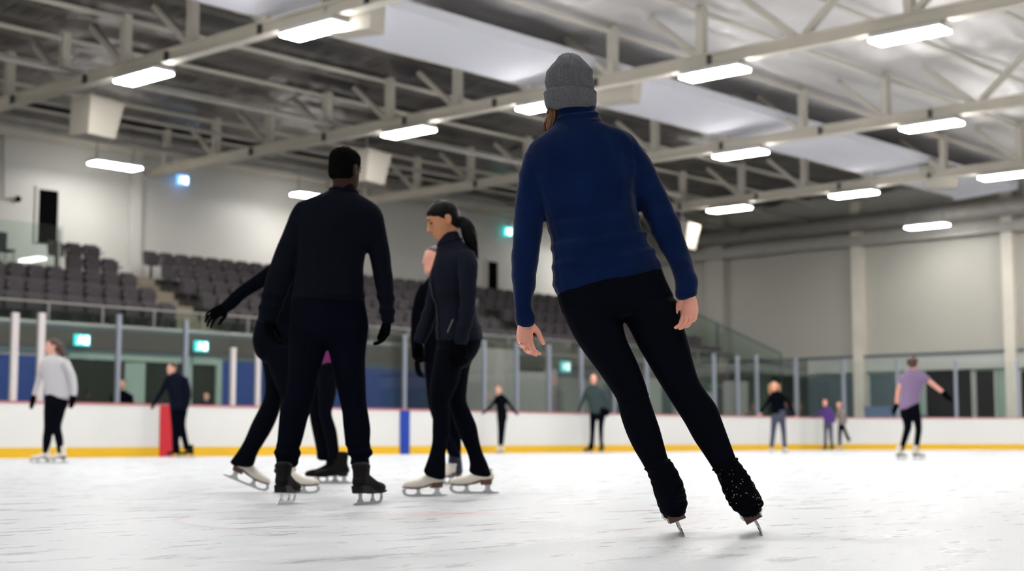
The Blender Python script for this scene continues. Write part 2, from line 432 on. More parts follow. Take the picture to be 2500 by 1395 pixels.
for k, (pts, lb, gl) in enumerate(RUNS):
    # outward normal of the straight run is +Y when walking +X
    t = thing('dasher_board', lb, 'rink board', (0, 0, 0), group='rink boards')
    path_mesh(pts, (.0, .12), .19, BH-.03, 'board_white', 'board_panel', t)
    path_mesh(pts, (-.015, .12), .0, .188, 'kick_yellow', 'kick_strip', t)
    path_mesh(pts, (-.02, .16), BH-.028, BH+.005, 'cap_red', 'cap_rail', t)
    if k == 0:
        for px, w, mm, nm in ((406, .33, 'stripe_red', 'red_line_marker'), (987, .3, 'stripe_blue', 'blue_line_marker')):
            x = PY(px, 1050, BY).x
            MB().box(x-w/2*1.0, x+w/2, BY-.03, BY-.016, .0, BH-.03).build(nm, mm, t)
            tag(bpy.data.objects[nm], nm.replace('_', ' ') + ' upright on the board')
    tag(t)
def post(parent, x, y, h, w, m, rz=0):
    mb = MB(); mb.box(-w/2, w/2, -.03, .05, 0, h)
    mb.build('post', m, parent, mtx=Matrix.Translation((x, y, BH+.006)) @ Matrix.Rotation(rz, 4, 'Z'))
# straight run
t = thing('glass_screen', RUNS[0][2], 'glass screen', (0, 0, 0), group='rink glass')
posts = [(30, .13, 'post_white', 1.62), (95, .13, 'post_white', 1.65), (285, .085, 'post_grey', 1.72), (450, .085, 'post_grey', 1.72), (567, .11, 'post_white', 1.2),
         (628, .1, 'post_white', 1.72), (750, .085, 'post_grey', 1.72), (868, .085, 'post_grey', 1.72), (987, .085, 'post_grey', 1.72), (1090, .085, 'post_grey', 1.72), (1182, .085, 'post_grey', 1.72), (1262, .085, 'post_grey', 1.72), (1341, .09, 'post_grey', 1.72), (1420, .09, 'post_grey', 1.72), (1500, .09, 'post_grey', 1.72), (1580, .09, 'post_grey', 1.72), (1655, .09, 'post_grey', 1.72), (1745, .1, 'post_grey', 1.8), (1802, .1, 'post_grey', 1.8)]
xs = []
for px, w, m, h in posts:
    x = PY(px, 1005, BY+.06).x; xs.append(x); post(t, x, BY+.06, h, w, m)
xs = [xs[0]-2.4, xs[0]-1.2] + xs + [39.3]
for a, b in zip(xs, xs[1:]):
    if b - a > .25: MB().box(a+.07, b-.07, BY+.055, BY+.067, BH+.006, BH+1.68).build('glass_pane', 'rink_glass', t)
t = thing('glass_screen', RUNS[1][2], 'glass screen', (0, 0, 0), group='rink glass')
ang = [PI/2*k/7 for k in range(8)]
for k, a in enumerate(ang):
    post(t, BX-BR+(BR+.06)*math.sin(a), BY-BR+(BR+.06)*math.cos(a), 1.85, .1, 'post_grey', -a)
for k in range(7):
    seg = [(BX-BR+(BR+.06)*math.sin(a), BY-BR+(BR+.06)*math.cos(a)) for a in [ang[k]+.012+(ang[k+1]-ang[k]-.024)*q/4 for q in range(5)]]
    path_mesh(seg, (0, .012), BH+.006, BH+1.8, 'rink_glass', 'glass_pane', t)
t = thing('glass_screen', RUNS[2][2], 'glass screen', (0, 0, 0), group='rink glass')
for k in range(1, 11):
    post(t, BX+.06, BY-BR-1.3*k, 1.85, .1, 'post_grey', -PI/2)
for k in range(10):
    MB().box(BX+.055, BX+.067, BY-BR-1.3*(k+1)+.07, BY-BR-1.3*k-.07, BH+.006, BH+1.8).build('glass_pane', 'rink_glass', t)

# ================================================================== STAND
YF = 32.6                      # front of the stand
XS0, XS1 = 4.0, 49.0
ROWS = 5
def rowY(k): return 36.55 - .9*k      # seat line, k=0 top
def rowZ(k): return 4.86 - .46*k
for k in range(ROWS):          # one tier per row
    y0 = rowY(k) - .5; y1 = YB-.01 if k == 0 else rowY(k-1) - .5
    mb = MB(); mb.box(XS0, XS1, y0, y1-.001, rowZ(k)-.44, rowZ(k)); struct('floor_tier_%d' % (k+1), mb, 'riser_grey')
mb = MB(); mb.box(XS0, XS1, YF, rowY(ROWS-1)-.501, 2.55, rowZ(ROWS-1)); struct('floor_tier_6', mb, 'riser_grey')
mb = MB(); mb.box(XS0, XS1, YF-.12, YF-.001, 2.4, 3.1); struct('wall_fascia', mb, 'fascia_grey')
mb = MB(); mb.box(XS0, XS1, YF-.14, YF-.0, 3.101, 3.17); struct('trim_1', mb, 'header_pale')
mb = MB(); mb.box(XS0, XS1, YF-.06, YF-.005, 2.28, 2.398); struct('trim_2', mb, 'header_pale')
mb = MB(); mb.box(XS0, XS1, YF+.02, YF+.2, -.05, 2.39); struct('wall_stand', mb, 'fascia_grey')
# guard rail on the stand front
t = thing('stand_guard_rail', 'glass guard rail with grey posts along the front of the seating', 'railing', (0, 0, 0))
MB().tube([(XS0, YF-.06, 3.62), (XS1, YF-.06, 3.62)], .028, 8).build('handrail', 'galvanised', t, True)
k = 0; x = 12.0
while x < XS1-.1:
    MB().box(x-.025, x+.025, YF-.085, YF-.035, 3.17, 3.59).build('post', 'seat_steel', t)
    MB().box(x+.08, min(x+1.42, XS1), YF-.066, YF-.054, 3.2, 3.58).build('glass_pane', 'guard_glass', t)
    x += 1.5
# aisle steps
AX0, AX1 = 23.55, 24.85
t = thing('aisle_stairs', 'beige concrete aisle steps climbing between the two seat blocks', 'stairs', (0, 0, 0))
for k in range(ROWS):
    y0 = rowY(k) - .5
    for h in ((0, 1) if k < ROWS-1 else ()):
        MB().box(AX0+.06, AX1-.06, y0-.45+.225*h*1.0, y0-.002, rowZ(k)-.458+(.23*h), rowZ(k)-.24+.23*h).build('step', 'step_beige', t)
# seats
def make_seat():
    t = thing('stadium_seat', 'x', 'seat')
    m = MB(); bm = m.bm
    n = 7
    pr = [(-.2, .44), (-.225, .5), (-.225, .78), (-.18, .86), (.18, .86), (.225, .78), (.225, .5), (.2, .44)]
    m.prism([(x, .0 - (z-.44)*-.16, z) for x, z in pr], (0, .07, 0)); m.build('backrest', 'seat_fabric', t)
    MB().prism([(-.21, -.05, .42), (.21, -.05, .42), (.21, -.09, .78), (-.21, -.09, .78)], (0, .07, .01)).build('seat_pan', 'seat_fabric', t)
    MB().box(-.03, .03, -.02, .04, 0, .43).build('pedestal', 'seat_shell', t)
    MB().box(.232, .262, -.22, .06, .6, .64).build('armrest', 'seat_steel', t)
    return t
S0 = make_seat(); SK = kids(S0); first = True
RN = ['top', 'second', 'middle', 'fourth', 'front']
for k in range(ROWS):
    xsL = []
    x = 23.2
    while x > (21.6 if k < 2 else 17.2): xsL.append(x); x -= .55
    for n, x in enumerate(xsL):
        loc = (x, rowY(k), rowZ(k))
        if first: r = S0; r.location = loc; first = False
        else: r = dup(S0, SK, loc)
        tag(r, f'dark grey seat in the {RN[k]} row, {ordn(n+1)} to the left of the beige aisle steps', 'seat', 'seats left of the aisle')
    x = 25.15; n = 0
    while x < 48.6:
        gap = 37.2 < x < 38.2
        if not gap:
            r = dup(S0, SK, (x, rowY(k), rowZ(k)))
            tag(r, f'dark grey seat in the {RN[k]} row, {ordn(n+1)} to the right of the beige aisle steps', 'seat', 'seats right of the aisle')
            n += 1
        x += .55
# raised platform with a glass guard and two chairs
PXR = 21.35
mb = MB(); mb.box(XS0, PXR, 35.0, YB-.01, rowZ(1)-.02, rowZ(1)+.42); struct('floor_platform', mb, 'wall_panel')
t = thing('platform_guard', 'clear glass guard in front of the raised platform at the left edge', 'railing')
for x in (14, 16.5, 19): MB().box(x+.03, x+2.4, 35.1, 35.115, rowZ(1)+.421, rowZ(1)+1.5).build('glass_pane', 'guard_glass', t)
for x in (16.5, 19, 21.3): MB().box(x-.03, x+.02, 35.09, 35.13, rowZ(1)+.421, rowZ(1)+1.4).build('post', 'seat_steel', t)
for j, x in enumerate((18.7, 20.3)):
    t = thing('platform_chair', ['dark chair cut by the left edge behind the platform glass', 'dark chair behind the platform glass, beside the doorway'][j], 'chair', (x, 36.4, rowZ(1)+.421))
    MB().box(-.25, .25, .0, .06, .45, .95, .02).build('backrest', 'seat_shell', t)
    MB().box(-.25, .25, -.45, -.01, .4, .46, .02).build('seat', 'seat_shell', t)
    for sx in (-.22, .19):
        for sy in (-.42, .0): MB().box(sx, sx+.03, sy, sy+.03, 0, .4).build('leg', 'seat_steel', t)
# doors in the seating wall
def doorway(n, px, y0, y1, w):
    a = PY(px, y0, YB); b = PY(px, y1, YB)
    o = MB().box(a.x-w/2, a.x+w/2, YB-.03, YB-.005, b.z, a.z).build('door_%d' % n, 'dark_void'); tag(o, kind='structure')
    mb = MB(); bm = mb.bm
    x0, x1, zt = a.x-w/2, a.x+w/2, a.z
    mb.prism([(x0-.09, YB-.06, b.z), (x0, YB-.06, b.z), (x0, YB-.06, zt), (x1, YB-.06, zt), (x1, YB-.06, b.z), (x1+.09, YB-.06, b.z), (x1+.09, YB-.06, zt+.09), (x0-.09, YB-.06, zt+.09)], (0, .055, 0))
    fr = mb.build('door_frame', 'wall_white', o)
    return o
doorway(1, 117, 465, 596, .62)
doorway(2, 1201, 640, 742, .55)
# columns on the walls
mb = MB(); x = PY(325, 450, YB).x; mb.box(x-.16, x+.16, YB-.25, YB-.001, 4.9, 9.6); struct('trim_3', mb, 'wall_white')
for n, px in enumerate((1757, 2104, 2474)):
    y = PX(px, 800, XE).y
    mb = MB(); mb.box(XE-.35, XE-.001, y-(.42 if n == 0 else .2), y+(.42 if n == 0 else .2), -.04, 9.3); struct('trim_%d' % (4+n), mb, 'wall_panel' if n == 0 else 'steel_cream')
for n, y in enumerate((16.3, 10.2, 4.1)):
    mb = MB(); mb.box(XE-.35, XE-.001, y-.2, y+.2, -.04, 9.3); struct('trim_%d' % (7+n), mb, 'steel_cream')
# end wall build-up: eaves duct, ledge, header and glazed lower zone
o = MB().tube([(XE-.55, -4, 8.45), (XE-.55, 37.5, 8.45)], .32, 16).build('eaves_duct', 'galvanised', None, True); tag(o, 'large round grey duct running along the top of the end wall', 'duct')
mb = MB(); mb.box(XE-.5, XE-.36, -4, YB, 7.6, 7.95); struct('trim_10', mb, 'galvanised')
zl = PX(2300, 862, XE-.3).z; zh = PX(2300, 903, XE-.3).z
mb = MB(); mb.box(XE-.25, XE-.002, -4, 33.5, zl-.05, zl+.03); struct('trim_11', mb, 'fascia_grey')
mb = MB(); mb.box(XE-.2, XE-.003, -4, 33.5, zh, zl-.06); struct('trim_12', mb, 'header_pale')
mb = MB(); mb.box(XE-.06, XE-.004, -4, 33.5, -.04, zh-.01); struct('wall_lower', mb, 'frame_green')
def pane(n, px0, px1, y0, m, frame='header_pale', y1=1020):
    ya = PX(px1, 980, XE-.1).y; yb = PX(px0, 980, XE-.1).y; z1 = min(PX((px0+px1)/2, y0, XE-.1).z, zh-.03)
    o = MB().box(XE-.12, XE-.07, ya, yb, .1, z1).build('window_%d' % n, m); tag(o, kind='structure')
    for k, (a, b) in enumerate(((ya-.06, ya-.001), (yb+.001, yb+.06))):
        MB().box(XE-.14, XE-.065, a, b, 0, z1).build('window_frame', frame, o)
pane(1, 1885, 1945, 915, 'window_dark'); pane(2, 1955, 2085, 918, 'fascia_grey'); pane(3, 2125, 2185, 915, 'fascia_grey')
pane(4, 2262, 2374, 905, 'window_black'); pane(5, 2385, 2430, 905, 'window_black'); pane(6, 2188, 2240, 915, 'header_pale'); pane(7, 2495, 2600, 905, 'window_black')
for n, (px, w, h, c, lb) in enumerate([(2150, 1.0, 1.5, 'crate_blue', 'pale blue crate stack behind the glass, right of the two children'), (2232, .7, 1.2, 'crate_blue', 'lower pale blue crate behind the glass beside the lilac top'),
                                   (2030, 1.3, .9, 'header_pale', 'grey bench cabinet behind the glass above the purple child'), (1905, .8, 1.7, 'crate_dark', 'dark cabinet behind the glass near the black sweater')]):
    p = PX(px, 990, 49.4 + .35*(n % 2))
    t = thing('storage_crate' if c == 'crate_blue' else 'storage_cabinet', lb, 'storage', (p.x, p.y, -.05))
    MB().box(-.3, .3, -w/2, w/2, 0, h, .02).build('crate_body', c, t)
    MB().box(-.32, .32, -w/2-.02, w/2+.02, h+.001, h+.06, .01).build('lid', c, t)
# side wall of the stand and its sloping guard
mb = MB(); mb.prism([(XS1, YF, -.05), (XS1, YB, -.05), (XS1, YB, 4.86), (XS1, 36.05, 4.86), (XS1, YF, 3.0)], (.15, 0, 0)); struct('wall_stand_end', mb, 'fascia_grey')
t = thing('sloping_guard', 'glass guard sloping down at the far end of the stand', 'railing')
a = Vector((XS1+.08, 36.3, 6.1)); b = Vector((XS1+.08, 30.6, 3.55))
MB().bar(a, b, .06, .06).build('handrail', 'fascia_grey', t)
MB().prism([(XS1+.07, 36.2, 4.87), (XS1+.07, 36.2, 6.0), (XS1+.07, 30.7, 3.52), (XS1+.07, 30.7, 2.4)], (.02, 0, 0)).build('glass_pane', 'guard_glass', t)
for q in (0, .5, 1): p = a.lerp(b, q); MB().box(p.x-.03, p.x+.03, p.y-.03, p.y+.03, p.z-1.2, p.z-.03).build('post', 'fascia_grey', t)
# lower wall of the stand: blue pads, windows, doors
def blk(px0, px1, y0, y1, dY, m, name, lb=None, cat=None, th=.1, group=None, kind=None):
    Y = YF + .015 - dY
    a = PY(px0, y0, Y); b = PY(px1, y1, Y); z1 = PY((px0+px1)/2, y0, Y).z; z0 = PY((px0+px1)/2, y1, Y).z
    o = MB().box(a.x, b.x, Y, Y+th, (-.049 if y1 >= 1040 else z0), z1, .004).build(name, m); tag(o, lb, cat, group, kind); return o
blk(-60, 118, 866, 1040, .12, 'pad_blue', 'wall_pad', 'blue padded wall panel at the left edge behind the boards', 'wall pad', group='blue wall pads')
blk(542, 640, 880, 1040, .12, 'pad_blue', 'wall_pad', 'blue padded wall panel between the doorway and the trailing leg', 'wall pad', group='blue wall pads')
blk(646, 860, 888, 1040, .12, 'pad_blue', 'wall_pad', 'blue padded wall panel behind the man in black', 'wall pad', group='blue wall pads')
blk(866, 1040, 900, 1040, .12, 'pad_blue', 'wall_pad', 'blue padded wall panel above the blue line marker', 'wall pad', group='blue wall pads')
blk(1046, 1145, 908, 1040, .12, 'pad_blue', 'wall_pad', 'blue padded wall panel behind the ponytailed woman', 'wall pad', group='blue wall pads')
for n, (x0, x1, y0, m) in enumerate([(178, 228, 880, 'window_dark'), (232, 300, 880, 'window_dark'), (306, 352, 886, 'frame_green'), (356, 440, 886, 'window_dark')]):
    o = blk(x0, x1, y0, 1040, .1, m, 'window_%d' % (11+n), kind='structure', th=.06)
blk(170, 448, 868, 882, .14, 'frame_green', 'trim_13', kind='structure')
o = blk(468, 528, 892, 1040, .08, 'window_dark', 'door_3', kind='structure', th=.04)
for x0, x1, y0, y1 in ((456, 467, 872, 1040), (529, 540, 878, 1040)): blk(x0, x1, y0, y1, .14, 'frame_green', 'door_frame', th=.1).parent = o
blk(467, 529, 874, 891, .14, 'frame_green', 'door_frame', th=.1).parent = o
tag(o, kind='structure')
blk(1172, 1262, 852, 1040, 4.2, 'door_pale', 'equipment_cabinet', 'tall pale cabinet between the ponytailed woman and the small black-clad skater', 'cabinet', th=1.0)
blk(1268, 1334, 908, 1040, 4.0, 'door_pale', 'equipment_cabinet', 'low pale cabinet with panels above the small black-clad skater', 'cabinet', th=.8)
blk(1342, 1362, 900, 1040, 3.8, 'post_white', 'support_post', 'white square post left of the green sweater', 'post', th=.2)
blk(1272, 1332, 872, 888, .3, 'window_dark', 'window_15', kind='structure')
blk(1366, 1470, 930, 1040, 2.6, 'header_pale', 'notice_screen', 'grey screen panel behind the green sweater', 'panel', th=.1)
blk(1590, 1616, 925, 1040, 3.5, 'door_pale', 'locker_unit', 'pale locker left of the knee bend, half hidden', 'locker', th=.5)
blk(1690, 1740, 958, 1040, 3.6, 'door_pale', 'equipment_cabinet', 'low pale cabinet right of the black leggings', 'cabinet', th=.8)
blk(1800, 1828, 932, 1040, 3.2, 'door_pale', 'locker_unit', 'pale upright locker beside the bystander', 'locker', th=.6)
blk(1640, 1730, 940, 956, .2, 'window_black', 'window_16', kind='structure')
# thin conduit with a small black camera on the seating wall
a = PY(8, 330, YB-.08); b = PY(8, 485, YB-.08); c = PY(44, 486, YB-.08)
t = thing('wall_camera', 'small black camera on a bent grey conduit left of the dark doorway', 'camera', (c.x, c.y, c.z))
MB().tube([a-c, b-c, Vector((-.08, 0, 0))], .035, 8).build('conduit', 'galvanised', t)
MB().ball((0, 0, 0), (.1, .07, .09)).build('camera_head', 'dark_void', t, True)

# ---- exit signs: lit teal box with a running figure and a doorway
def sign(px, py, Y, lb, w=.42, h=.27, m='sign_teal', hang=True):
    p = PY(px, py, Y)
    t = thing('exit_sign', lb, 'exit sign', p, group='lit signs')
    MB().box(-w/2, w/2, -.03, .03, -h/2, h/2, .01).build('sign_box', m, t)
    y = -.034
    pr = [(-.36, -.36), (-.3, -.36), (-.2, -.12), (-.12, -.2), (-.08, -.36), (-.02, -.36), (-.06, -.12), (-.14, .02), (-.1, .12), (.0, .04), (.02, .1), (-.1, .24), (-.22, .24), (-.34, .1), (-.3, .06), (-.2, .14), (-.24, .0)]
    MB().prism([(u*w*1.05+.01, y, v*h*.95) for u, v in pr], (0, -.004, 0)).build('running_figure', 'sign_white', t)
    MB().ball((-.1*w*1.0-.01, y, .33*h), (.05*w*.8, .004, .09*h)).build('figure_head', 'sign_white', t)
    MB().box(.1*w, .4*w, y-.004, y, -.36*h, .36*h).build('doorway_mark', 'sign_white', t)
    MB().box(-.015, .015, .031, (.33 if Y < 35 else .249), -.02, .02).build('bracket', 'rod', t)
sign(200, 831, YF-.45, 'lit teal exit sign above the grey sweater')
sign(491, 846, YF-.45, 'lit teal exit sign under the outstretched gloved hand')
sign(1380, 896, YF-.45, 'lit teal exit sign above the green sweater', .5, .36)
sign(446, 440, YB-.25, 'small blue-white lit sign high on the seating wall', .42, .3, 'sign_blue')
sign(1240, 566, YB-.2, 'small lit sign high on the wall left of the navy sleeve', .42, .35, 'sign_teal')
# ================================================================== PEOPLE
mat('skin_light', (242, 172, 152), .5, bump=(60, .15, .003), vary=(9, .07))
mat('skin_pale', (224, 168, 148), .5)
mat('skin_tan', (196, 134, 96), .48, bump=(60, .1, .002), vary=(10, .05))
mat('skin_brown', (54, 34, 26), .5, spec=.12, bump=(60, .1, .002))
mat('fleece_navy', (11, 28, 64), .95, spec=.03, sheen=.2, bump=(260, .35, .004), vary=(8, .22))
mat('knit_black_grey', (13, 16, 25), .95, spec=.03, sheen=.02, bump=(200, .3, .003))
mat('jersey_black', (8, 10, 17), .95, spec=.02, bump=(180, .25, .003))
mat('softshell_charcoal', (23, 26, 38), .85, spec=.06, sheen=.02, bump=(150, .2, .002), vary=(12, .08))
mat('leggings_black', (8, 10, 18), .8, spec=.03, bump=(220, .2, .002))
mat('trousers_black', (9, 11, 21), .95, spec=.02, bump=(120, .2, .003))
mat('glove_black', (7, 7, 11), .95, spec=.02, bump=(160, .3, .002))
mat('boot_white', (234, 226, 214), .4, bump=(40, .1, .004), vary=(14, .04))
mat('boot_black', (24, 22, 22), .7, spec=.08, bump=(60, .2, .003))
mat('sole_brown', (96, 62, 50), .45)
mat('sole_black', (30, 28, 30), .5, spec=.1)
mat('blade_steel', (190, 192, 196), .22, metal=.9)
mat('hair_black', (8, 6, 7), .55, spec=.12, bump=(90, .5, .004), scale=(1, 1, .12))
mat('hair_crop', (9, 8, 8), .95, spec=.02, bump=(300, .6, .004))
mat('hair_brown', (68, 46, 34), .5, bump=(120, .6, .005), scale=(1, 1, .1))
mat('hair_chestnut', (128, 90, 64), .5, bump=(140, .6, .005), scale=(1, 1, .08), vary=(60, .25))
mat('hair_blond', (176, 130, 90), .5)
mat('lips', (150, 80, 70), .45)
mat('purple_coat', (118, 34, 98), .8)
mat('sweater_grey', (196, 194, 198), .9)
mat('jacket_navy', (12, 16, 32), .95, spec=.1)
mat('fleece_green', (40, 56, 58), .85)
mat('kid_purple', (76, 44, 120), .8)
mat('lilac', (132, 110, 144), .8)
mat('marl_grey', (128, 118, 112), .85)
mat('trouser_slate', (62, 66, 84), .85)
mat('sock_navy', (38, 42, 60), .85)

def hat_mat():
    m = mat('hat_knit', (132, 134, 140), .95, sheen=.3)
    nt = m.node_tree; b = nt.nodes['Principled BSDF']; N = nt.nodes.new; L = nt.links.new
    tc = N('ShaderNodeTexCoord'); mp = N('ShaderNodeMapping'); mp.inputs['Scale'].default_value = (1, 1, .45)
    n = N('ShaderNodeTexNoise'); n.inputs['Scale'].default_value = 620; n.inputs['Detail'].default_value = 3
    L(tc.outputs['Object'], mp.inputs[0]); L(mp.outputs[0], n.inputs['Vector'])
    r = N('ShaderNodeValToRGB'); r.color_ramp.elements[0].position = .36; r.color_ramp.elements[1].position = .62
    r.color_ramp.elements[0].color = lin((62, 64, 69)) + (1,); r.color_ramp.elements[1].color = lin((112, 113, 119)) + (1,)
    L(n.outputs['Fac'], r.inputs[0]); L(r.outputs[0], b.inputs['Base Color'])
    bp = N('ShaderNodeBump'); bp.inputs['Strength'].default_value = .5; bp.inputs['Distance'].default_value = .003
    L(n.outputs['Fac'], bp.inputs['Height']); L(bp.outputs[0], b.inputs['Normal'])
hat_mat()
def sparkle_mat():
    m = mat('cover_sparkle', (8, 10, 17), .9, spec=.03)
    nt = m.node_tree; b = nt.nodes['Principled BSDF']; N = nt.nodes.new; L = nt.links.new
    tc = N('ShaderNodeTexCoord')
    v = N('ShaderNodeTexVoronoi'); v.inputs['Scale'].default_value = 105; v.inputs['Randomness'].default_value = 1
    n = N('ShaderNodeTexNoise'); n.inputs['Scale'].default_value = 16
    L(tc.outputs['Object'], v.inputs['Vector']); L(tc.outputs['Object'], n.inputs['Vector'])
    a = N('ShaderNodeMath'); a.operation = 'LESS_THAN'; a.inputs[1].default_value = .16; L(v.outputs['Distance'], a.inputs[0])
    c = N('ShaderNodeMath'); c.operation = 'GREATER_THAN'; c.inputs[1].default_value = .5; L(n.outputs['Fac'], c.inputs[0])
    k = N('ShaderNodeMath'); k.operation = 'MULTIPLY'; L(a.outputs[0], k.inputs[0]); L(c.outputs[0], k.inputs[1])
    x = N('ShaderNodeMix'); x.data_type = 'RGBA'; L(k.outputs[0], x.inputs[0]); x.inputs[6].default_value = lin((6, 7, 12)) + (1,); x.inputs[7].default_value = (.85, .88, .9, 1)
    L(x.outputs[2], b.inputs['Base Color'])
sparkle_mat()

class R:
    """ring: centre, across vector, depth vector"""
    __slots__ = ('c', 'a', 'b')
    def __init__(s, c, a, b): s.c, s.a, s.b = c, a, b
def cr(p0, p1, p2, p3, t):
    return .5*((2*p1) + (p2-p0)*t + (2*p0-5*p1+4*p2-p3)*t*t + (3*p1-p0-3*p2+p3)*t*t*t)
def loft(bm, rings, sub=4, seg=20, k=1.0, grow=0.0, ex=2.15, capl=.45):
    rs = []
    n = len(rings)
    for i in range(n-1):
        q = [rings[max(i-1, 0)], rings[i], rings[i+1], rings[min(i+2, n-1)]]
        for s in range(sub):
            t = s/sub
            rs.append(tuple(cr(getattr(q[0], w), getattr(q[1], w), getattr(q[2], w), getattr(q[3], w), t) for w in 'cab'))
    rs.append((rings[-1].c, rings[-1].a, rings[-1].b))
    def sc(r):
        c, a, b = r
        la, lb = max(a.length, 1e-5), max(b.length, 1e-5)
        return (c, a*((la*k+grow)/la), b*((lb*k+grow)/lb))
    rs = [sc(r) for r in rs]
    def cap(r, r2):
        d = (r[0]-r2[0]); d = d.normalized() if d.length > 1e-6 else Vector((0, 0, 1))
        m = min(r[1].length, r[2].length)*capl
        return [(r[0]+d*m, r[1]*.45, r[2]*.45), (r[0]+d*m*.8, r[1]*.75, r[2]*.75), (r[0]+d*m*.4, r[1]*.93, r[2]*.93)]
    full = cap(rs[0], rs[1]) + rs + cap(rs[-1], rs[-2])[::-1]
    V = []
    for c, a, b in full:
        row = []
        for j in range(seg):
            th = 2*PI*j/seg; cx, sy = math.cos(th), math.sin(th)
            x = math.copysign(abs(cx)**(2/ex), cx); y = math.copysign(abs(sy)**(2/ex), sy)
            row.append(bm.verts.new(c + a*x + b*y))
        V.append(row)
    fs = []
    for p, q in zip(V, V[1:]):
        for j in range(seg): fs.append(bm.faces.new((p[j], p[(j+1) % seg], q[(j+1) % seg], q[j])))
    fs.append(bm.faces.new(V[0][::-1])); fs.append(bm.faces.new(V[-1]))
    bmesh.ops.recalc_face_normals(bm, faces=fs)

def frames(cs, rad, flat=1.0, ref=None):
    """rings for a round limb through centres cs with radii rad"""
    out = []
    ref = ref or FH
    for i, c in enumerate(cs):
        d = (cs[min(i+1, len(cs)-1)] - cs[max(i-1, 0)])
        d = d.normalized() if d.length > 1e-7 else Vector((0, 0, -1))
        rr = ref if abs(d.dot(ref)) < .92 else UPZ
        a = d.cross(rr).normalized(); b = a.cross(d).normalized()
        out.append(R(c, a*rad[i], b*rad[i]*flat))
    return out

class Fig:
    def __init__(s, D): s.D = D
    def E(s, xl, yl, xr, yr, t, off=0):
        l = P(xl, yl, s.D+off); r = P(xr, yr, s.D+off)
        return R((l+r)/2, (r-l)/2, FH*t)
    def pt(s, px, py, off=0): return P(px, py, s.D+off)
    def rings(s, L):
        if isinstance(L[0], R): return L
        if len(L[0]) >= 5: return [s.E(*q) for q in L]
        return frames([s.pt(q[0], q[1], q[3] if len(q) > 3 else 0) for q in L], [q[2] for q in L])

def voxel(bm, size, smooth, origin, name, m, parent, disp=None, sf=.5):
    me = bpy.data.meshes.new(name + '_raw')
    bm.transform(Matrix.Translation(-origin))
    bm.to_mesh(me); bm.free()
    o = bpy.data.objects.new(name + '_raw', me); COL.objects.link(o)
    r = o.modifiers.new('r', 'REMESH'); r.mode = 'VOXEL'; r.voxel_size = size; r.adaptivity = 0
    if smooth:
        q = o.modifiers.new('s', 'SMOOTH'); q.factor = sf; q.iterations = smooth
    dg = bpy.context.evaluated_depsgraph_get(); dg.update()
    nm = bpy.data.meshes.new_from_object(o.evaluated_get(dg))
    bpy.data.objects.remove(o); bpy.data.meshes.remove(me)
    nm.name = name
    if disp:
        ns = [v.normal.copy() for v in nm.vertices]
        for v, n in zip(nm.vertices, ns):
            v.co += n*disp(v.co)
        nm.update()
    ob = link(name, nm, m, parent, True)
    return ob

def figure(name, label, F, groups, extra=(), origin=None, skin='skin_light', vox=.006, bsm=3, group=None, body_skip=()):
    """groups: list of (part name, material, [ring lists], voxel, smooth, disp). extra: ring lists of bare skin"""
    bm = bmesh.new()
    for g in groups:
        if g[0] in body_skip: continue
        for L in g[2]: loft(bm, F.rings(L), k=.86, grow=-.001)
    for L in extra: loft(bm, F.rings(L), sub=3, seg=14 if len(L) > 3 else 12)
    root = voxel(bm, vox, bsm, origin, 'person', skin, None)
    root.location = origin
    tag(root, label, 'person', group)
    for g in groups:
        bm = bmesh.new()
        for L in g[2]: loft(bm, F.rings(L))
        voxel(bm, g[3], g[4], origin, g[0], g[1], root, g[5] if len(g) > 5 else None)
    return root

# ---- head in its own frame (x right, y towards the face, z up)
HEADR = [(-.114, .056, .022, .02), (-.1, .047, .043, .038), (-.078, .032, .054, .058), (-.05, .014, .0625, .078), (-.01, -.002, .071, .090), (.03, -.006, .076, .097), (.065, -.008, .073, .093), (.092, -.009, .057, .072), (.11, -.01, .03, .038)]
def head_frame(c, face, up, s):
    f = face.normalized(); u = (up - f*up.dot(f)).normalized(); x = f.cross(u)
    return c, x*s, f*s, u*s
def hr(h, q): # ring (z, y, halfx, halfy)
    c, x, y, z = h
    return R(c + z*q[0] + y*q[1], x*q[2], y*q[3])
def head_lofts(h, neck_to, ears=True):
    c, x, y, z = h; s = x.length
    out = [[hr(h, q) for q in HEADR]]
    out.append([R(c + y*.085 + z*.02, x*.009, y*.008), R(c + y*.097 - z*.006, x*.0105, y*.013), R(c + y*.104 - z*.024, x*.014, y*.015), R(c + y*.092 - z*.038, x*.013, y*.012)])
    out.append([R(c + y*.088 - z*.052, x*.018, y*.008), R(c + y*.0925 - z*.06, x*.021, y*.008), R(c + y*.086 - z*.072, x*.016, y*.007)])
    out.append([R(c + y*.076 - z*.085, x*.022, y*.014), R(c + y*.076 - z*.104, x*.02, y*.013)])
    out.append([R(c - x*.04 + y*.081 + z*.026, z*.007, y*.008), R(c + y*.09 + z*.024, z*.008, y*.009), R(c + x*.04 + y*.081 + z*.026, z*.007, y*.008)])
    if ears:
        for sx in (-1, 1):
            p = c + x*sx*.081 - y*.010 - z*.014
            cp = [(.010, .018), (.002, .031), (-.012, .033), (-.023, .022), (-.024, .004), (-.016, -.014), (-.004, -.028), (.004, -.024)]
            out.append(frames([p + y*a*.85 + z*b*.85 for a, b in cp], [.004*s, .0046*s, .005*s, .005*s, .0048*s, .0045*s, .006*s, .004*s], 1.0, x))
            out.append([R(p - x*sx*.016 - y*.004, y*.016, z*.024), R(p - x*sx*.003 - y*.006, y*.015, z*.022)])
    n0 = c - z*.055 - y*.02
    out.append([R(n0, x*.052, y*.056), R(n0.lerp(neck_to, .5), x*.052, y*.055), R(neck_to, x*.06, y*.06)])
    return out
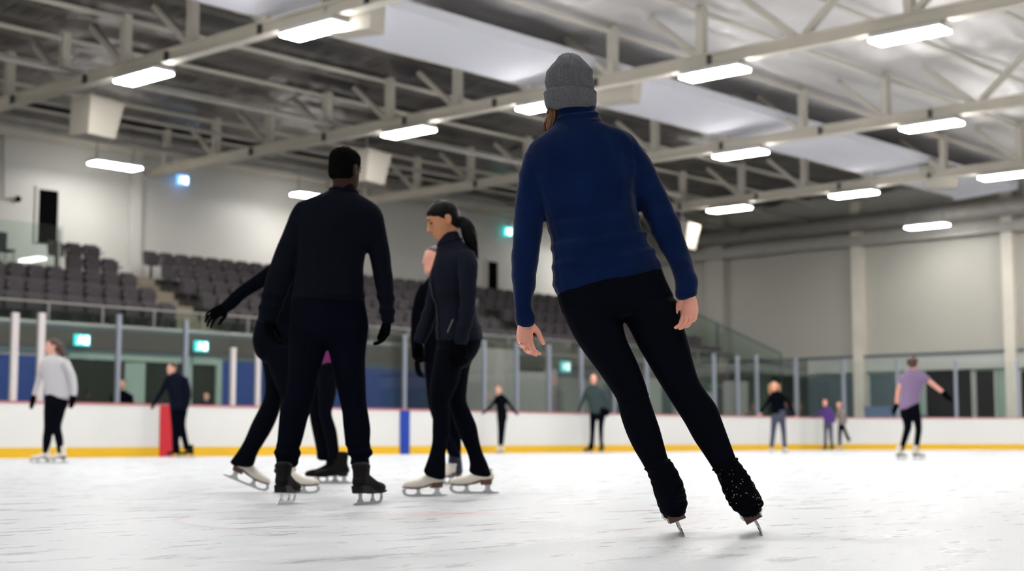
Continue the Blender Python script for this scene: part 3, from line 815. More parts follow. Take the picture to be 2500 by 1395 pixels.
def hair_cap(h, low=-.05, back=.0, thick=1.0):
    t = thick
    L = [(low, -.045, .058, .05), (-.02, -.032, .069, .070), (.02, -.022, .079, .086), (.055, -.018, .080, .09), (.08, -.012, .072, .086), (.105, -.010, .05, .062), (.119, -.01, .024, .03)]
    return [hr(h, (q[0], q[1]-back, q[2]*t, q[3]*t)) for q in L]
def face_bits(h, root, lips='lips', brow='hair_black', o=None):
    c, x, y, z = h
    Mi = Matrix.Translation(-o)
    for sx in (-1, 1):
        MB().tube([c + x*sx*q[0] + y*q[1] + z*q[2] for q in ((.016, .0935, .027), (.03, .092, .0335), (.046, .081, .029))], [.003, .0042, .002], 6).build('eyebrow', brow, root, True, Mi)
        e = MB(); e.ball((0, 0, 0), (.0145, .009, .0052), 10)
        mt = Matrix.Translation(c + x*sx*.031 + y*.0815 + z*.008 - o) @ Matrix((list(x.normalized()), list(y.normalized()), list(z.normalized()))).transposed().to_4x4() @ Matrix.Scale(x.length, 4)
        e.build('eye', 'eye_dark', root, True, mt)
    m = MB(); m.tube([c - x*.021 + y*.0865 - z*.0605, c + y*.0985 - z*.0595, c + x*.021 + y*.0865 - z*.0605], [.002, .0055, .002], 8); m.build('mouth', lips, root, True, Mi)
mat('eye_dark', (34, 24, 20), .3)

def hand_lofts(w, d, n, t, s=1.0, curl=(.35, .4, .35), thumb=(.75, .6, .25), spread=.06, tcurl=.0):
    """w wrist point, d finger direction, n palm normal, t thumb side (world vectors)"""
    d = d.normalized(); n = (n - d*n.dot(d)).normalized(); t = (t - d*t.dot(d) - n*t.dot(n)).normalized()
    out = [[R(w - d*.035*s, t*.024*s, n*.019*s), R(w, t*.025*s, n*.017*s), R(w + d*.03*s, t*.035*s, n*.0155*s), R(w + d*.06*s, t*.040*s, n*.0145*s), R(w + d*.083*s, t*.038*s, n*.012*s)]]
    fing = [(.029, .0083, .070), (.0098, .0087, .078), (-.0098, .0083, .073), (-.0285, .0073, .057)]
    for i, (a, r, L) in enumerate(fing):
        c0 = w + d*(.076 if i < 3 else .070)*s + t*a*s
        ang = 0; pts = [c0]; rad = [r*1.08*s]
        dd = (d + t*(1.5-i)*spread).normalized()
        for k, f in enumerate((.44, .31, .25)):
            ang += curl[k]*(1 + .04*i)
            pts.append(pts[-1] + (dd*math.cos(ang) + n*math.sin(ang))*L*f*s*1.12); rad.append(r*(1-.09*k)*s)
        out.append(frames(pts, rad, 1.0, t))
    b = w + d*.016*s + t*.022*s + n*.004*s
    v = (d*thumb[0] + t*thumb[1] + n*thumb[2]).normalized()
    v2 = (d*1.0 + t*thumb[1]*.35*(1-tcurl) + n*(thumb[2]*.8 + .1)).normalized()
    pts = [b, b + v*.034*s, b + v*.034*s + v2*.033*s, b + v*.034*s + v2*.060*s]
    out.append(frames(pts, [.0145*s, .0112*s, .0098*s, .0082*s], 1.0, n))
    return out

# ---- ice skate: boot (voxel), heel block, blade
def skate(root, origin, base, fwd, up, boot='boot_white', sole='sole_brown', s=1.0, shaft=.15, vox=.005, cover=False):
    f = fwd.normalized(); u = (up - f*up.dot(f)).normalized(); y = u.cross(f)
    M = Matrix((( f.x, y.x, u.x, base.x-origin.x), (f.y, y.y, u.y, base.y-origin.y), (f.z, y.z, u.z, base.z-origin.z), (0, 0, 0, 1))) @ Matrix.Scale(s, 4)
    bm = bmesh.new()
    def r(x, z, hy, hz, tilt=0): # ring normal to x axis
        return R(Vector((x, 0, z)), Vector((0, hy, 0)), Vector((hz*tilt, 0, hz)))
    def q(x, z, hx, hy): return R(Vector((x, 0, z)), Vector((hx, 0, 0)), Vector((0, hy, 0)))
    loft(bm, [r(-.122, .108, .022, .022), r(-.10, .115, .033, .034), r(-.05, .115, .034, .048), r(0, .098, .036, .042), r(.05, .085, .044, .030), r(.095, .08, .044, .026), r(.13, .076, .033, .02), r(.143, .072, .016, .012)], ex=2.3)
    loft(bm, [q(-.072, .09, .045, .031), q(-.07, .13, .052, .034), q(-.066, .165, .05, .038), q(-.068, .09+shaft, .055, .043)], ex=2.2)
    bm.transform(M)
    me_root = Vector((0, 0, 0))
    b = voxel(bm, vox, 2, Vector((0, 0, 0)), 'skate_boot', boot, root)
    # sole plate and heel block
    m = MB(); pr = [(-.114, .058), (-.05, .054), (-.045, .076), (-.01, .064), (.05, .05), (.10, .05), (.143, .056), (.146, .064), (.10, .061), (.05, .062), (0, .078), (-.03, .088), (-.12, .094)]
    m.prism([(x, -.030, z) for x, z in pr], (0, .060, 0)); m.build('sole', sole, b, mtx=M)
    m = MB(); pr = [(-.165, .004), (-.13, 0), (.0, -.001), (.10, .0), (.135, .006), (.150, .020), (.155, .036), (.148, .05), (.125, .052), (.135, .036), (.128, .022), (.105, .014), (.072, .014), (.055, .03), (.058, .05), (.03, .052), (.032, .03), (.018, .014), (-.055, .014), (-.074, .03), (-.072, .056), (-.108, .057), (-.106, .03), (-.125, .014), (-.160, .011)]
    m.prism([(x, -.0022, z) for x, z in pr], (0, .0044, 0))
    m.build('blade', 'blade_steel', b, mtx=M)
    return b
def rel(F, *p): return [F.pt(*q) for q in p]

# ------------------------------------------------------------------ the woman in the navy fleece
con = PZ(1671, 1311); D1 = con.dot(FH)
F = Fig(D1 + .06)
o1 = P(1760, 1311, D1); o1.z = 0
torso = [(1362, 262, 1448, 260, .062), (1354, 290, 1462, 284, .07), (1342, 313, 1477, 301, .078), (1320, 330, 1502, 311, .09), (1298, 347, 1526, 321, .10), (1283, 368, 1549, 337, .108), (1277, 400, 1566, 366, .114), (1292, 450, 1570, 424, .118), (1320, 508, 1555, 486, .115), (1338, 560, 1564, 540, .108), (1346, 612, 1581, 586, .104), (1347, 660, 1602, 624, .108), (1348, 695, 1615, 643, .116), (1354, 716, 1617, 656, .118), (1361, 722, 1611, 660, .112)]
larm = [(1277, 378, 1338, 392, .06), (1266, 420, 1334, 430, .058), (1256, 505, 1330, 516, .053), (1250, 600, 1319, 612, .049), (1249, 680, 1309, 688, .045), (1251, 738, 1300, 741, .041), (1254, 765, 1307, 764, .040), (1256, 783, 1311, 773, .040), (1259, 799, 1310, 786, .038)]
rarm = [(1494, 378, 1555, 348, .066), (1528, 430, 1592, 396, .06), (1550, 488, 1630, 478, .053), (1586, 560, 1662, 556, .049), (1609, 607, 1679, 602, .046), (1634, 651, 1694, 646, .044, -.04), (1647, 690, 1701, 684, .043, -.068), (1650, 722, 1704, 718, .041, -.072)]
hips = [(1368, 660, 1590, 615, .09), (1362, 700, 1612, 645, .108), (1361, 726, 1622, 672, .12), (1372, 765, 1645, 722, .125)]
lleg = [(1375, 768, 1514, 745, .105), (1392, 806, 1519, 781, .098), (1421, 854, 1529, 826, .088), (1462, 911, 1555, 883, .075), (1497, 962, 1577, 940, .063), (1508, 984, 1584, 966, .060), (1516, 1019, 1595, 1001, .060), (1529, 1058, 1610, 1045, .057), (1547, 1096, 1622, 1088, .05), (1562, 1122, 1628, 1110, .045), (1576, 1147, 1633, 1126, .043)]
rleg = [(1510, 762, 1655, 740, .106), (1533, 798, 1666, 785, .098), (1557, 846, 1681, 840, .088), (1581, 886, 1693, 888, .08), (1601, 922, 1707, 930, .07), (1630, 968, 1731, 966, .063), (1651, 1001, 1749, 992, .062), (1673, 1036, 1764, 1030, .06), (1695, 1076, 1780, 1074, .055), (1717, 1108, 1789, 1100, .048), (1742, 1148, 1798, 1122, .044)]
def foldsA(v):
    u = v.dot(RT) + .425; z = v.z
    zz = z - .25*(u+.25)
    n1 = noise.noise(Vector((u*3.5, z*2.5, 1.3)))
    lo = max(0, min(1, (1.22 - zz)/.22))*max(0, min(1, (zz-.86)/.05))
    f = math.sin((zz*2*PI/.07) + 3.2*n1 + 1.5*math.sin(u*9))
    f = (f*.5+.5)**2.2
    w = noise.noise(Vector((u*9, v.dot(FH)*9, z*5)))*.0035 + noise.noise(Vector((u*22, v.dot(FH)*22, z*13)))*.0015
    hem = .004*max(0, 1-abs(zz-.842)/.02)
    k = max(0, min(1, (-.185-u)/.05, 1))  if u < 0 else max(0, min(1, (u - (.125 + (1.18-z)*.43))/.05))
    armf = w*1.6 + .009*max(0, noise.noise(Vector((u*6, z*15 + u*8, 4)))) - .003
    col = .006*math.sin((z-.12*u)*2*PI/.03 + 2*noise.noise(Vector((u*9, 0, 2))))*max(0, min(1, (z-1.50)/.02))
    drape = .010*noise.noise(Vector((u*5.5, .4, z*2.2 + u*2)))
    tor = f*.017*lo*(.45+1.6*abs(noise.noise(Vector((u*5, 1, z*5))))) + w + hem + col + drape
    tor *= 1 if u > -.1 else max(.35, 1 + (u+.1)*8)
    return armf*k + tor*(1-k)
hB = head_frame(P(1394, 234, F.D+.03), FH*1.0 + RT*.05 + UPZ*-.05, UPZ + RT*.0, .97)
hb_l = hand_lofts(F.pt(1281, 783), -UPZ*1.0 + RT*.0, RT*.62 - FH*.78, FH*.6 + RT*.75, .96, (.40, .5, .35), (.72, .80, .45), .08)
hb_r = hand_lofts(F.pt(1682, 718, -.07), -UPZ*1.0 + RT*.02, -RT*.62 - FH*.78, FH*.5 - RT*.85, .95, (.38, .5, .36), (.85, .66, .3), .08)
main = figure('person', 'woman seen from behind in navy fleece, black leggings and grey knit hat, leaning while skating', F,
    [('jacket', 'fleece_navy', [torso, larm, rarm], .0055, 4, foldsA),
     ('leggings', 'leggings_black', [hips, lleg, rleg], .005, 3, lambda v: .0014*noise.noise(Vector((v.x*14, v.y*14, v.z*9))))],
    head_lofts(hB, F.pt(1408, 290)) + hb_l + hb_r, o1, 'skin_light', .0042, 2)
def covering(pts, name, m, vox=.004, amp=.0022, fr=95):
    bm = bmesh.new(); loft(bm, F.rings(pts))
    return voxel(bm, vox, 2, o1, name, m, main, lambda v: amp*math.sin(v.z*fr*2.4 + 7*noise.noise(v*11)) * (.4+1.1*abs(noise.noise(v*7))) )
# boots: fabric covers over white skates
covering([(1575, 1143, 1634, 1122, .052, .0), (1577, 1150, 1642, 1131, .056, .0), (1587, 1172, 1659, 1160, .06, .01), (1596, 1203, 1671, 1192, .066, .015), (1605, 1230, 1677, 1221, .07, -.01), (1611, 1246, 1678, 1236, .072, -.016), (1618, 1257, 1674, 1247, .064, -.012)], 'boot_cover', 'leggings_black')
covering([(1742, 1147, 1799, 1121, .052, .0), (1747, 1156, 1806, 1130, .056, .0), (1756, 1176, 1828, 1160, .06, .01), (1766, 1204, 1846, 1192, .066, .015), (1782, 1236, 1860, 1219, .07, -.01), (1796, 1250, 1863, 1229, .072, -.016), (1810, 1259, 1857, 1242, .064, -.012)], 'boot_cover', 'cover_sparkle')
# ribbed cuffs where the leg warmers start
for a in (((1500, 975), (1581, 951)),):
    pass
c2 = PZ(1861, 1308); 
upL = RT*(-.098) + UPZ*.257; upR = RT*(-.13) + UPZ*.235
fl = (FH*1.0 + RT*.05).normalized(); fr_ = (FH*1.0 + RT*.16).normalized()
for cc, uu, ff in ((con, upL, fl), (c2, upR, fr_)):
    cc = cc.copy(); cc.z = 0
    skate(main, o1, cc + ff*.128, ff, uu, 'boot_white', 'sole_brown', 1.0, .06, .004)
# hat: ribbed knit beanie with a turned-up cuff
def beanie():
    prof = [(1345, 271, 1447, 270, .088), (1335, 264, 1453, 263, .1), (1330, 250, 1456, 249, .106), (1329, 236, 1456, 236, .108), (1328.5, 227, 1455.5, 227, .108), (1334, 225, 1450.5, 225, .101), (1332, 212, 1450.5, 212, .102), (1332, 198, 1448.5, 198, .104), (1334, 186, 1447, 186, .105), (1337, 174, 1447.5, 176, .104), (1345, 163, 1439, 166, .096), (1354, 153, 1430, 156, .084), (1361, 144, 1422, 147, .068), (1366, 137.5, 1415, 140, .052), (1374, 133.5, 1408, 135, .034), (1385, 132.5, 1398, 134, .01)]
    rs = [F.E(*q[:4], q[4], -.0) for q in prof]
    seg = 460; sub = 6; V = []; vs = []
    n = len(rs)
    for i in range(n-1):
        q = [rs[max(i-1, 0)], rs[i], rs[i+1], rs[min(i+2, n-1)]]
        for s in range(sub):
            t = s/sub
            c, a, b = (cr(getattr(q[0], w), getattr(q[1], w), getattr(q[2], w), getattr(q[3], w), t) for w in 'cab')
            fi = i + t
            for j in range(seg):
                th = 2*PI*j/seg
                rib = .0016*math.cos(th*80)*(1 if fi < 10 else max(0, (14-fi)/4)) 
                p = c + a*math.cos(th) + b*math.sin(th)
                nrm = (a.normalized()*math.cos(th) + b.normalized()*math.sin(th))
                pleat = 0
                if fi > 9:  # gathered crown seams
                    pleat = -.012*max(0, math.cos(th*6 + PI*.0 - PI))**6*min(1, (fi-9)/2)
                lump = .0045*noise.noise(Vector((math.cos(th)*2.4, math.sin(th)*2.4, fi*.6)))*(1 if fi > 4.5 else .3)
                vs.append(p + nrm*(rib + pleat + lump) - o1)
    rows = len(vs)//seg
    fs = [(r*seg+j, r*seg+(j+1) % seg, (r+1)*seg+(j+1) % seg, (r+1)*seg+j) for r in range(rows-1) for j in range(seg)]
    fs.append(tuple(range(seg))[::-1]); fs.append(tuple((rows-1)*seg+j for j in range(seg)))
    me = bpy.data.meshes.new('knit_hat'); me.from_pydata(vs, [], fs); me.validate()
    link('knit_hat', me, 'hat_knit', main, True)
beanie()
# loose hair below the hat: strand locks
def locks(root, o, name, m, strands):
    bm = bmesh.new()
    mb = MB(); 
    for pts, r in strands: mb.tube(pts, r, 7)
    mb.build(name, m, root, True, Matrix.Translation(-o))
rg = random.Random(3); st = []
for k in range(120):   # left of the collar
    t = k/119
    x0 = 1341 + 16*t + rg.uniform(-2, 2); x1 = 1328 + 20*t + rg.uniform(-3, 3)
    off = rg.uniform(-.03, .05)
    st.append(([F.pt(x0, 262, off), F.pt(x0-6*(1-t)-1, 285, off), F.pt(x1+1, 306, off), F.pt(x1 + 2, 322 - 10*t + rg.uniform(-4, 4), off)], [.0032, .003, .0025, .0006]))
locks(main, o1, 'hair', 'hair_chestnut', st)
st = []
for k in range(70):
    t = k/69
    x0 = 1440 + 8*t; off = rg.uniform(-.02, .05)
    st.append(([F.pt(x0, 262, off), F.pt(x0+5+5*t, 275, off), F.pt(x0+14+8*t + rg.uniform(-2, 2), 290 + 9*t, off), F.pt(x0+19+10*t, 297 + 8*t, off)], [.0032, .0028, .002, .0006]))
locks(main, o1, 'hair', 'hair_chestnut', st)
# thin ring on the left hand
q = hb_l[4][1]
MB().tube([q.c + (q.a*math.cos(a) + q.b*math.sin(a))*1.12 for a in [2*PI*i/12 for i in range(13)]], .0011, 6).build('finger_ring', 'blade_steel', main, True, Matrix.Translation(-o1))
# collar fold rolls and cuff seams
def band(F, root, o, pts, r, name, m, n=40):
    """thin roll around a ring given as an edge pair"""
    R0 = F.E(*pts)
    MB().tube([R0.c + R0.a*math.cos(2*PI*i/n) + R0.b*math.sin(2*PI*i/n) for i in range(n+1)], r, 8).build(name, m, root, True, Matrix.Translation(-o))
band(F, main, o1, (1510, 984, 1582, 963, .058), .0035, 'leg_warmer_hem', 'leggings_black')
band(F, main, o1, (1576, 1146, 1634, 1124, .047), .005, 'leg_warmer_hem', 'leggings_black')
band(F, main, o1, (1742, 1148, 1799, 1121, .047), .005, 'leg_warmer_hem', 'leggings_black')
# ------------------------------------------------------------------ the man in black, seen from behind
def wr(a=.004, s=8, zf=1.0, z0=None, z1=None, fold=.0, per=.09):
    def f(v):
        w = noise.noise(Vector((v.x*s, v.y*s, v.z*s*.55*zf)))*a + noise.noise(Vector((v.x*s*2.3, v.y*s*2.3, v.z*s*1.5)))*a*.4
        if fold and z0 < v.z < z1:
            e = min(1, (v.z-z0)/.04, (z1-v.z)/.04)
            w += fold*e*(math.sin(v.z*2*PI/per + 3*noise.noise(v*3.5))*.5+.5)**2
        return w
    return f
D2 = PZ(690, 1231).dot(FH)
F = Fig(D2+.10); o2 = P(790, 1231, D2); o2.z = 0
torso = [(812, 450, 868, 458, .062), (803, 463, 876, 472, .07), (782, 474, 892, 483, .085), (748, 487, 915, 497, .105), (727, 503, 932, 517, .118), (720, 530, 935, 540, .128), (722, 570, 917, 575, .13), (727, 610, 896, 612, .128), (723, 650, 888, 652, .122), (719, 690, 888, 692, .12), (714, 722, 889, 730, .122), (712, 735, 889, 744, .12)]
larm = [(722, 500, 775, 510, .068), (708, 525, 765, 535, .07), (688, 570, 748, 582, .064), (668, 620, 732, 634, .058), (655, 663, 716, 676, .055), (643, 705, 702, 715, .052), (636, 738, 690, 746, .047), (632, 762, 682, 768, .043), (631, 778, 678, 782, .040)]
rarm = [(890, 505, 930, 515, .068), (896, 530, 938, 535, .07), (893, 585, 948, 592, .062), (903, 636, 954, 640, .056), (913, 690, 961, 696, .052), (924, 740, 963, 745, .045), (929, 770, 963, 775, .042), (930, 782, 964, 783, .04)]
pants = [(716, 700, 886, 700, .112), (711, 740, 889, 742, .124), (706, 785, 899, 792, .13), (704, 815, 897, 820, .125)]
ll = [(703, 800, 805, 805, .118), (702, 840, 800, 842, .112), (703, 890, 785, 888, .1), (702, 930, 773, 930, .092), (697, 965, 767, 968, .085), (687, 995, 759, 1000, .08), (682, 1035, 750, 1035, .075), (678, 1075, 740, 1075, .07), (675, 1093, 731, 1093, .064), (668, 1106, 736, 1106, .074), (676, 1116, 728, 1116, .062), (674, 1129, 729, 1129, .066)]
rl = [(797, 805, 897, 805, .118), (799, 842, 896, 842, .112), (811, 890, 892, 888, .1), (819, 930, 893, 930, .092), (827, 970, 896, 972, .085), (836, 1010, 901, 1012, .08), (840, 1045, 905, 1048, .075), (844, 1080, 903, 1078, .068), (849, 1093, 903, 1091, .062), (850, 1106, 912, 1104, .074), (857, 1116, 902, 1116, .062), (854, 1129, 904, 1128, .066)]
h2 = head_frame(P(843, 414, F.D+.0), FH*.86 + RT*.5 - UPZ*.12, UPZ + RT*.02, 1.04)
gl = hand_lofts(F.pt(654, 778), -UPZ + RT*.12, RT*.9 - FH*.4, FH*.7 + RT*.5, 1.08, (.4, .4, .3))
gr = hand_lofts(F.pt(947, 779), -UPZ - RT*.10, -RT*.9 - FH*.45, FH*.55 - RT*.8, 1.08, (.38, .45, .35), (.95, .35, .2))
man = figure('person', 'man from behind with cropped black hair, dark pullover, loose trousers, gloves and black skates', F,
    [('pullover', 'knit_black_grey', [torso, larm, rarm], .008, 4, wr(.006, 7, 1, .98, 1.16, .008, .085)),
     ('trousers', 'trousers_black', [pants, ll, rl], .008, 4, wr(.008, 6, 1.2, .18, .34, .006, .06)),
     ('glove', 'glove_black', gl, .0045, 2), ('glove', 'glove_black', gr, .0045, 2)],
    head_lofts(h2, F.pt(838, 470)), o2, 'skin_brown', .005, 2)
bm = bmesh.new(); loft(bm, [hr(h2, q) for q in [(-.042, -.032, .066, .064), (-.02, -.024, .074, .074), (.02, -.012, .0795, .090), (.055, -.012, .0785, .094), (.08, -.010, .072, .089), (.103, -.009, .05, .066), (.114, -.009, .026, .034)]])
voxel(bm, .005, 3, o2, 'cropped_hair', 'hair_crop', man)
face_bits(h2, man, 'skin_brown', 'hair_crop', o2)
band(F, man, o2, (805, 462, 874, 470, .07), .006, 'collar_fold', 'knit_black_grey')
band(F, man, o2, (713, 728, 889, 736, .125), .006, 'hem_band', 'knit_black_grey')
for px, py, ff, uu in ((683, 1233, FH*1.0 + RT*.14, UPZ + RT*.01), (874, 1235, FH*.95 + RT*.36, UPZ - RT*.08 + FH*-.03)):
    b = PZ(px, py); b.z = 0; ff = ff.normalized()
    skate(man, o2, b + ff*.13, ff, uu, 'boot_black', 'sole_black', 1.1, .095)

# ------------------------------------------------------------------ the ponytailed woman in profile
D3 = PZ(1040, 1212).dot(FH)
F = Fig(D3); o3 = P(1100, 1212, D3); o3.z = 0
torso = [(1070, 587, 1121, 571, .068), (1066, 604, 1130, 588, .076), (1064, 622, 1148, 606, .095), (1056, 645, 1163, 632, .145), (1049, 672, 1164, 668, .16), (1051, 705, 1160, 700, .155), (1060, 735, 1158, 735, .14), (1066, 765, 1162, 765, .14), (1065, 795, 1172, 798, .155), (1064, 822, 1178, 820, .165), (1067, 833, 1176, 832, .16)]
larm = [(1118, 622, 1158, 618, .06, -.12), (1120, 650, 1167, 645, .062, -.16), (1122, 690, 1164, 688, .058, -.18), (1124, 730, 1162, 730, .053, -.19), (1120, 770, 1158, 772, .048, -.2), (1113, 805, 1148, 808, .044, -.2), (1109, 833, 1143, 836, .042, -.2)]
rarm = [(1062, 640, 1095, 640, .055, .13), (1052, 670, 1086, 680, .055, .16), (1044, 712, 1080, 722, .05, .17), (1036, 750, 1068, 762, .047, .17), (1024, 790, 1055, 802, .044, .16), (1010, 826, 1040, 838, .042, .15)]
hips = [(1070, 790, 1166, 790, .14), (1067, 830, 1176, 830, .155), (1064, 860, 1166, 862, .15), (1060, 885, 1150, 885, .13)]
fl_ = [(1063, 855, 1130, 870, .10, -.06), (1055, 905, 1124, 922, .092, -.07), (1050, 945, 1108, 960, .08, -.07), (1050, 980, 1096, 988, .066, -.07), (1055, 1015, 1098, 1016, .062, -.07), (1055, 1048, 1099, 1048, .062, -.07), (1054, 1080, 1092, 1085, .055, -.07), (1048, 1108, 1087, 1110, .052, -.07), (1041, 1130, 1088, 1135, .054, -.07), (1034, 1149, 1088, 1166, .058, -.07)]
rl_ = [(1085, 860, 1166, 850, .10, .08), (1090, 905, 1148, 895, .09, .09), (1094, 950, 1141, 942, .078, .10), (1096, 985, 1139, 978, .066, .10), (1103, 1015, 1150, 1006, .062, .10), (1116, 1048, 1163, 1038, .06, .10), (1129, 1080, 1170, 1072, .055, .10), (1141, 1108, 1178, 1104, .05, .10), (1146, 1132, 1190, 1130, .052, .10), (1144, 1150, 1200, 1158, .058, .10)]
face3 = (-RT*.94 - FH*.18 - UPZ*.40)
h3 = head_frame(P(1083, 539, D3), face3, UPZ - RT*.30, 1.04)
g3 = hand_lofts(F.pt(1126, 836, -.2), -UPZ + RT*-.05, FH*.9 - RT*.1, -RT, 1.02, (.3, .35, .3))
g3b = hand_lofts(F.pt(1022, 834, .15), -UPZ - RT*.05, FH*-.6 + RT*.5, -RT, 1.05, (.5, .6, .5))
pony = figure('person', 'woman in profile looking down, black ponytail, charcoal zip jacket, black flared leggings, white skates', F,
    [('jacket', 'softshell_charcoal', [torso, larm, rarm], .007, 4, wr(.006, 8, 1, .98, 1.35, .005, .1)),
     ('leggings', 'leggings_black', [hips, fl_, rl_], .007, 5, wr(.0025, 7)),
     ('glove', 'glove_black', g3, .0045, 2), ('glove', 'glove_black', g3b, .0045, 2)],
    head_lofts(h3, F.pt(1094, 598)), o3, 'skin_tan', .0045, 2)
bm = bmesh.new(); loft(bm, [hr(h3, q) for q in [(-.06, -.055, .055, .038), (-.03, -.043, .073, .060), (-.005, -.030, .079, .071), (.02, -.019, .082, .086), (.045, -.012, .0835, .097), (.075, -.009, .075, .092), (.102, -.010, .052, .064), (.119, -.010, .024, .03)]])
voxel(bm, .005, 3, o3, 'hair', 'hair_black', pony, None)
pt = [(1108, 538, .022), (1124, 538, .032), (1140, 552, .044), (1146, 570, .046), (1149, 588, .042), (1155, 604, .032), (1161, 617, .016), (1165, 624, .005)]
bm = bmesh.new(); loft(bm, F.rings([(a, b, r, .0) for a, b, r in pt]))
voxel(bm, .005, 2, o3, 'ponytail', 'hair_black', pony, lambda v: .006*noise.noise(Vector((v.x*30, v.y*30, v.z*9))))
st = []; rg = random.Random(9)
for k in range(22):
    a = rg.uniform(-1, 1); off = rg.uniform(-.04, .04); w = rg.uniform(0, 6)
    st.append(([F.pt(1124+3*a, 544, off), F.pt(1143+15*a, 565, off), F.pt(1151+14*a + 3*math.sin(w), 590, off), F.pt(1158+9*a + 3*math.sin(w+2), 610, off), F.pt(1163 + 6*a, 628 + 6*a, off)], [.004, .006, .006, .004, .001]))
locks(pony, o3, 'ponytail_strands', 'hair_black', st); pony_s = None
MB().tube([h3[0] + h3[2]*-.098 + h3[3]*.012 + (h3[1]*math.cos(a) + h3[3]*math.sin(a))*.022 for a in [2*PI*i/12 for i in range(13)]], .006, 8).build('hair_tie', 'boot_white', pony, True, Matrix.Translation(-o3))
face_bits(h3, pony, 'lips', 'hair_black', o3)
band(F, pony, o3, (1068, 600, 1127, 584, .074), .006, 'collar_fold', 'softshell_charcoal')
MB().tube([F.pt(x, y, z) for x, y, z in ((1066, 618, -.05), (1058, 645, -.08), (1054, 680, -.10), (1058, 715, -.10), (1068, 745, -.10), (1072, 790, -.10), (1073, 828, -.11))], .003, 6).build('front_zip', 'glove_black', pony, True, Matrix.Translation(-o3))
MB().tube([F.pt(1106, 780, -.165), F.pt(1092, 812, -.163)], .002, 6).build('pocket_zip', 'galvanised', pony, True, Matrix.Translation(-o3))
for px, py, off, ff, uu, sc, in ((1036, 1213, 0, -RT*.86 - FH*.42, UPZ + RT*.03, .93), (1156, 1204, 0, -RT*1.0 + FH*.06 - UPZ*.0, UPZ, 1.0)):
    b = PZ(px, 1213 if px < 1100 else 1206); b.z = 0
    sk = skate(pony, o3, b, ff, uu, 'boot_white', 'sole_brown', sc, .065)

# ------------------------------------------------------------------ bent woman reaching out, mostly behind the man
D4 = PZ(715, 1205).dot(FH)
F = Fig(D4+.05); o4 = P(700, 1205, D4); o4.z = 0
torso = [(742, 612, 778, 622, .055), (715, 618, 790, 640, .10), (690, 640, 800, 660, .15), (672, 690, 795, 690, .155), (655, 735, 780, 730, .14), (640, 765, 770, 765, .145), (628, 790, 762, 800, .15)]
arm = [(735, 640, .06, -.05), (690, 648, .058, -.08), (655, 672, .052, -.1), (622, 694, .047, -.11), (592, 714, .043, -.12), (566, 738, .040, -.12), (548, 752, .036, -.12)]
arm2 = [(775, 640, .055, .14), (790, 700, .05, .17), (785, 760, .042, .17)]
hips = [(632, 770, 760, 775, .14), (622, 800, 750, 808, .155), (616, 832, 742, 845, .155), (622, 860, 738, 880, .14)]
nl = [(640, 850, 740, 865, .11, -.06), (656, 900, 738, 905, .1, -.07), (672, 940, 735, 945, .085, -.07), (688, 978, 738, 980, .07, -.06), (694, 1010, 741, 1012, .064, -.05), (694, 1050, 739, 1050, .062, -.03), (690, 1090, 728, 1090, .054, -.02), (680, 1125, 722, 1128, .05, -.02), (668, 1150, 722, 1150, .055, -.02)]
tl = [(622, 845, 700, 850, .1, .07), (640, 888, 700, 900, .092, .08), (647, 930, 700, 940, .082, .08), (646, 968, 690, 978, .068, .08), (632, 1000, 681, 1010, .062, .08), (614, 1034, 664, 1050, .058, .08), (598, 1072, 645, 1082, .052, .08), (582, 1100, 629, 1108, .05, .08), (562, 1127, 620, 1136, .055, .08)]
g4 = hand_lofts(F.pt(543, 755, -.12), -RT*.70 - UPZ*.45, -UPZ*.8 + RT*.6 , -FH*.2 + RT*.5 - UPZ*.6, 1.04, (.35, .5, .45), (.75, .75, .2), .13)
g4 = hand_lofts(F.pt(552, 748, -.12), -RT*.76 - UPZ*.50, -UPZ*.55 + RT*.35 - FH*.6, RT*.45 - UPZ*.6 + FH*.3, 1.14, (.2, .4, .35), (.72, .85, .15), .16)
h4 = head_frame(P(772, 588, D4+.05), RT*.9 - UPZ*.5 - FH*.1, UPZ + RT*.5, .97)
bent = figure('person', 'person bent forward behind the man, one gloved arm stretched out sideways, white skate trailing', F,
    [('top', 'jersey_black', [torso, arm, arm2], .008, 4, wr(.005, 8)),
     ('leggings', 'leggings_black', [hips, nl, tl], .008, 4, wr(.002, 7)),
     ('glove', 'glove_black', g4, .0045, 2)],
    head_lofts(h4, F.pt(752, 622)), o4, 'skin_tan', .007, 2)
bm = bmesh.new(); loft(bm, hair_cap(h4)); voxel(bm, .007, 2, o4, 'hair', 'hair_black', bent)
sk_b = PZ(725, 1206); sk_b.z = 0
skate(bent, o4, sk_b, RT*1.0 + FH*.05, UPZ, 'boot_white', 'sole_brown', .95, .12)
tb = PZ(600, 1206) + FH*.12; tip = PZ(640, 1204) + FH*.10; tip.z = 0
fwd = (RT*.90 - UPZ*.36).normalized()
skate(bent, o4, tip - fwd*.135 + UPZ*.0, fwd, UPZ*.9 + RT*.36, 'boot_white', 'sole_brown', .98, .10)

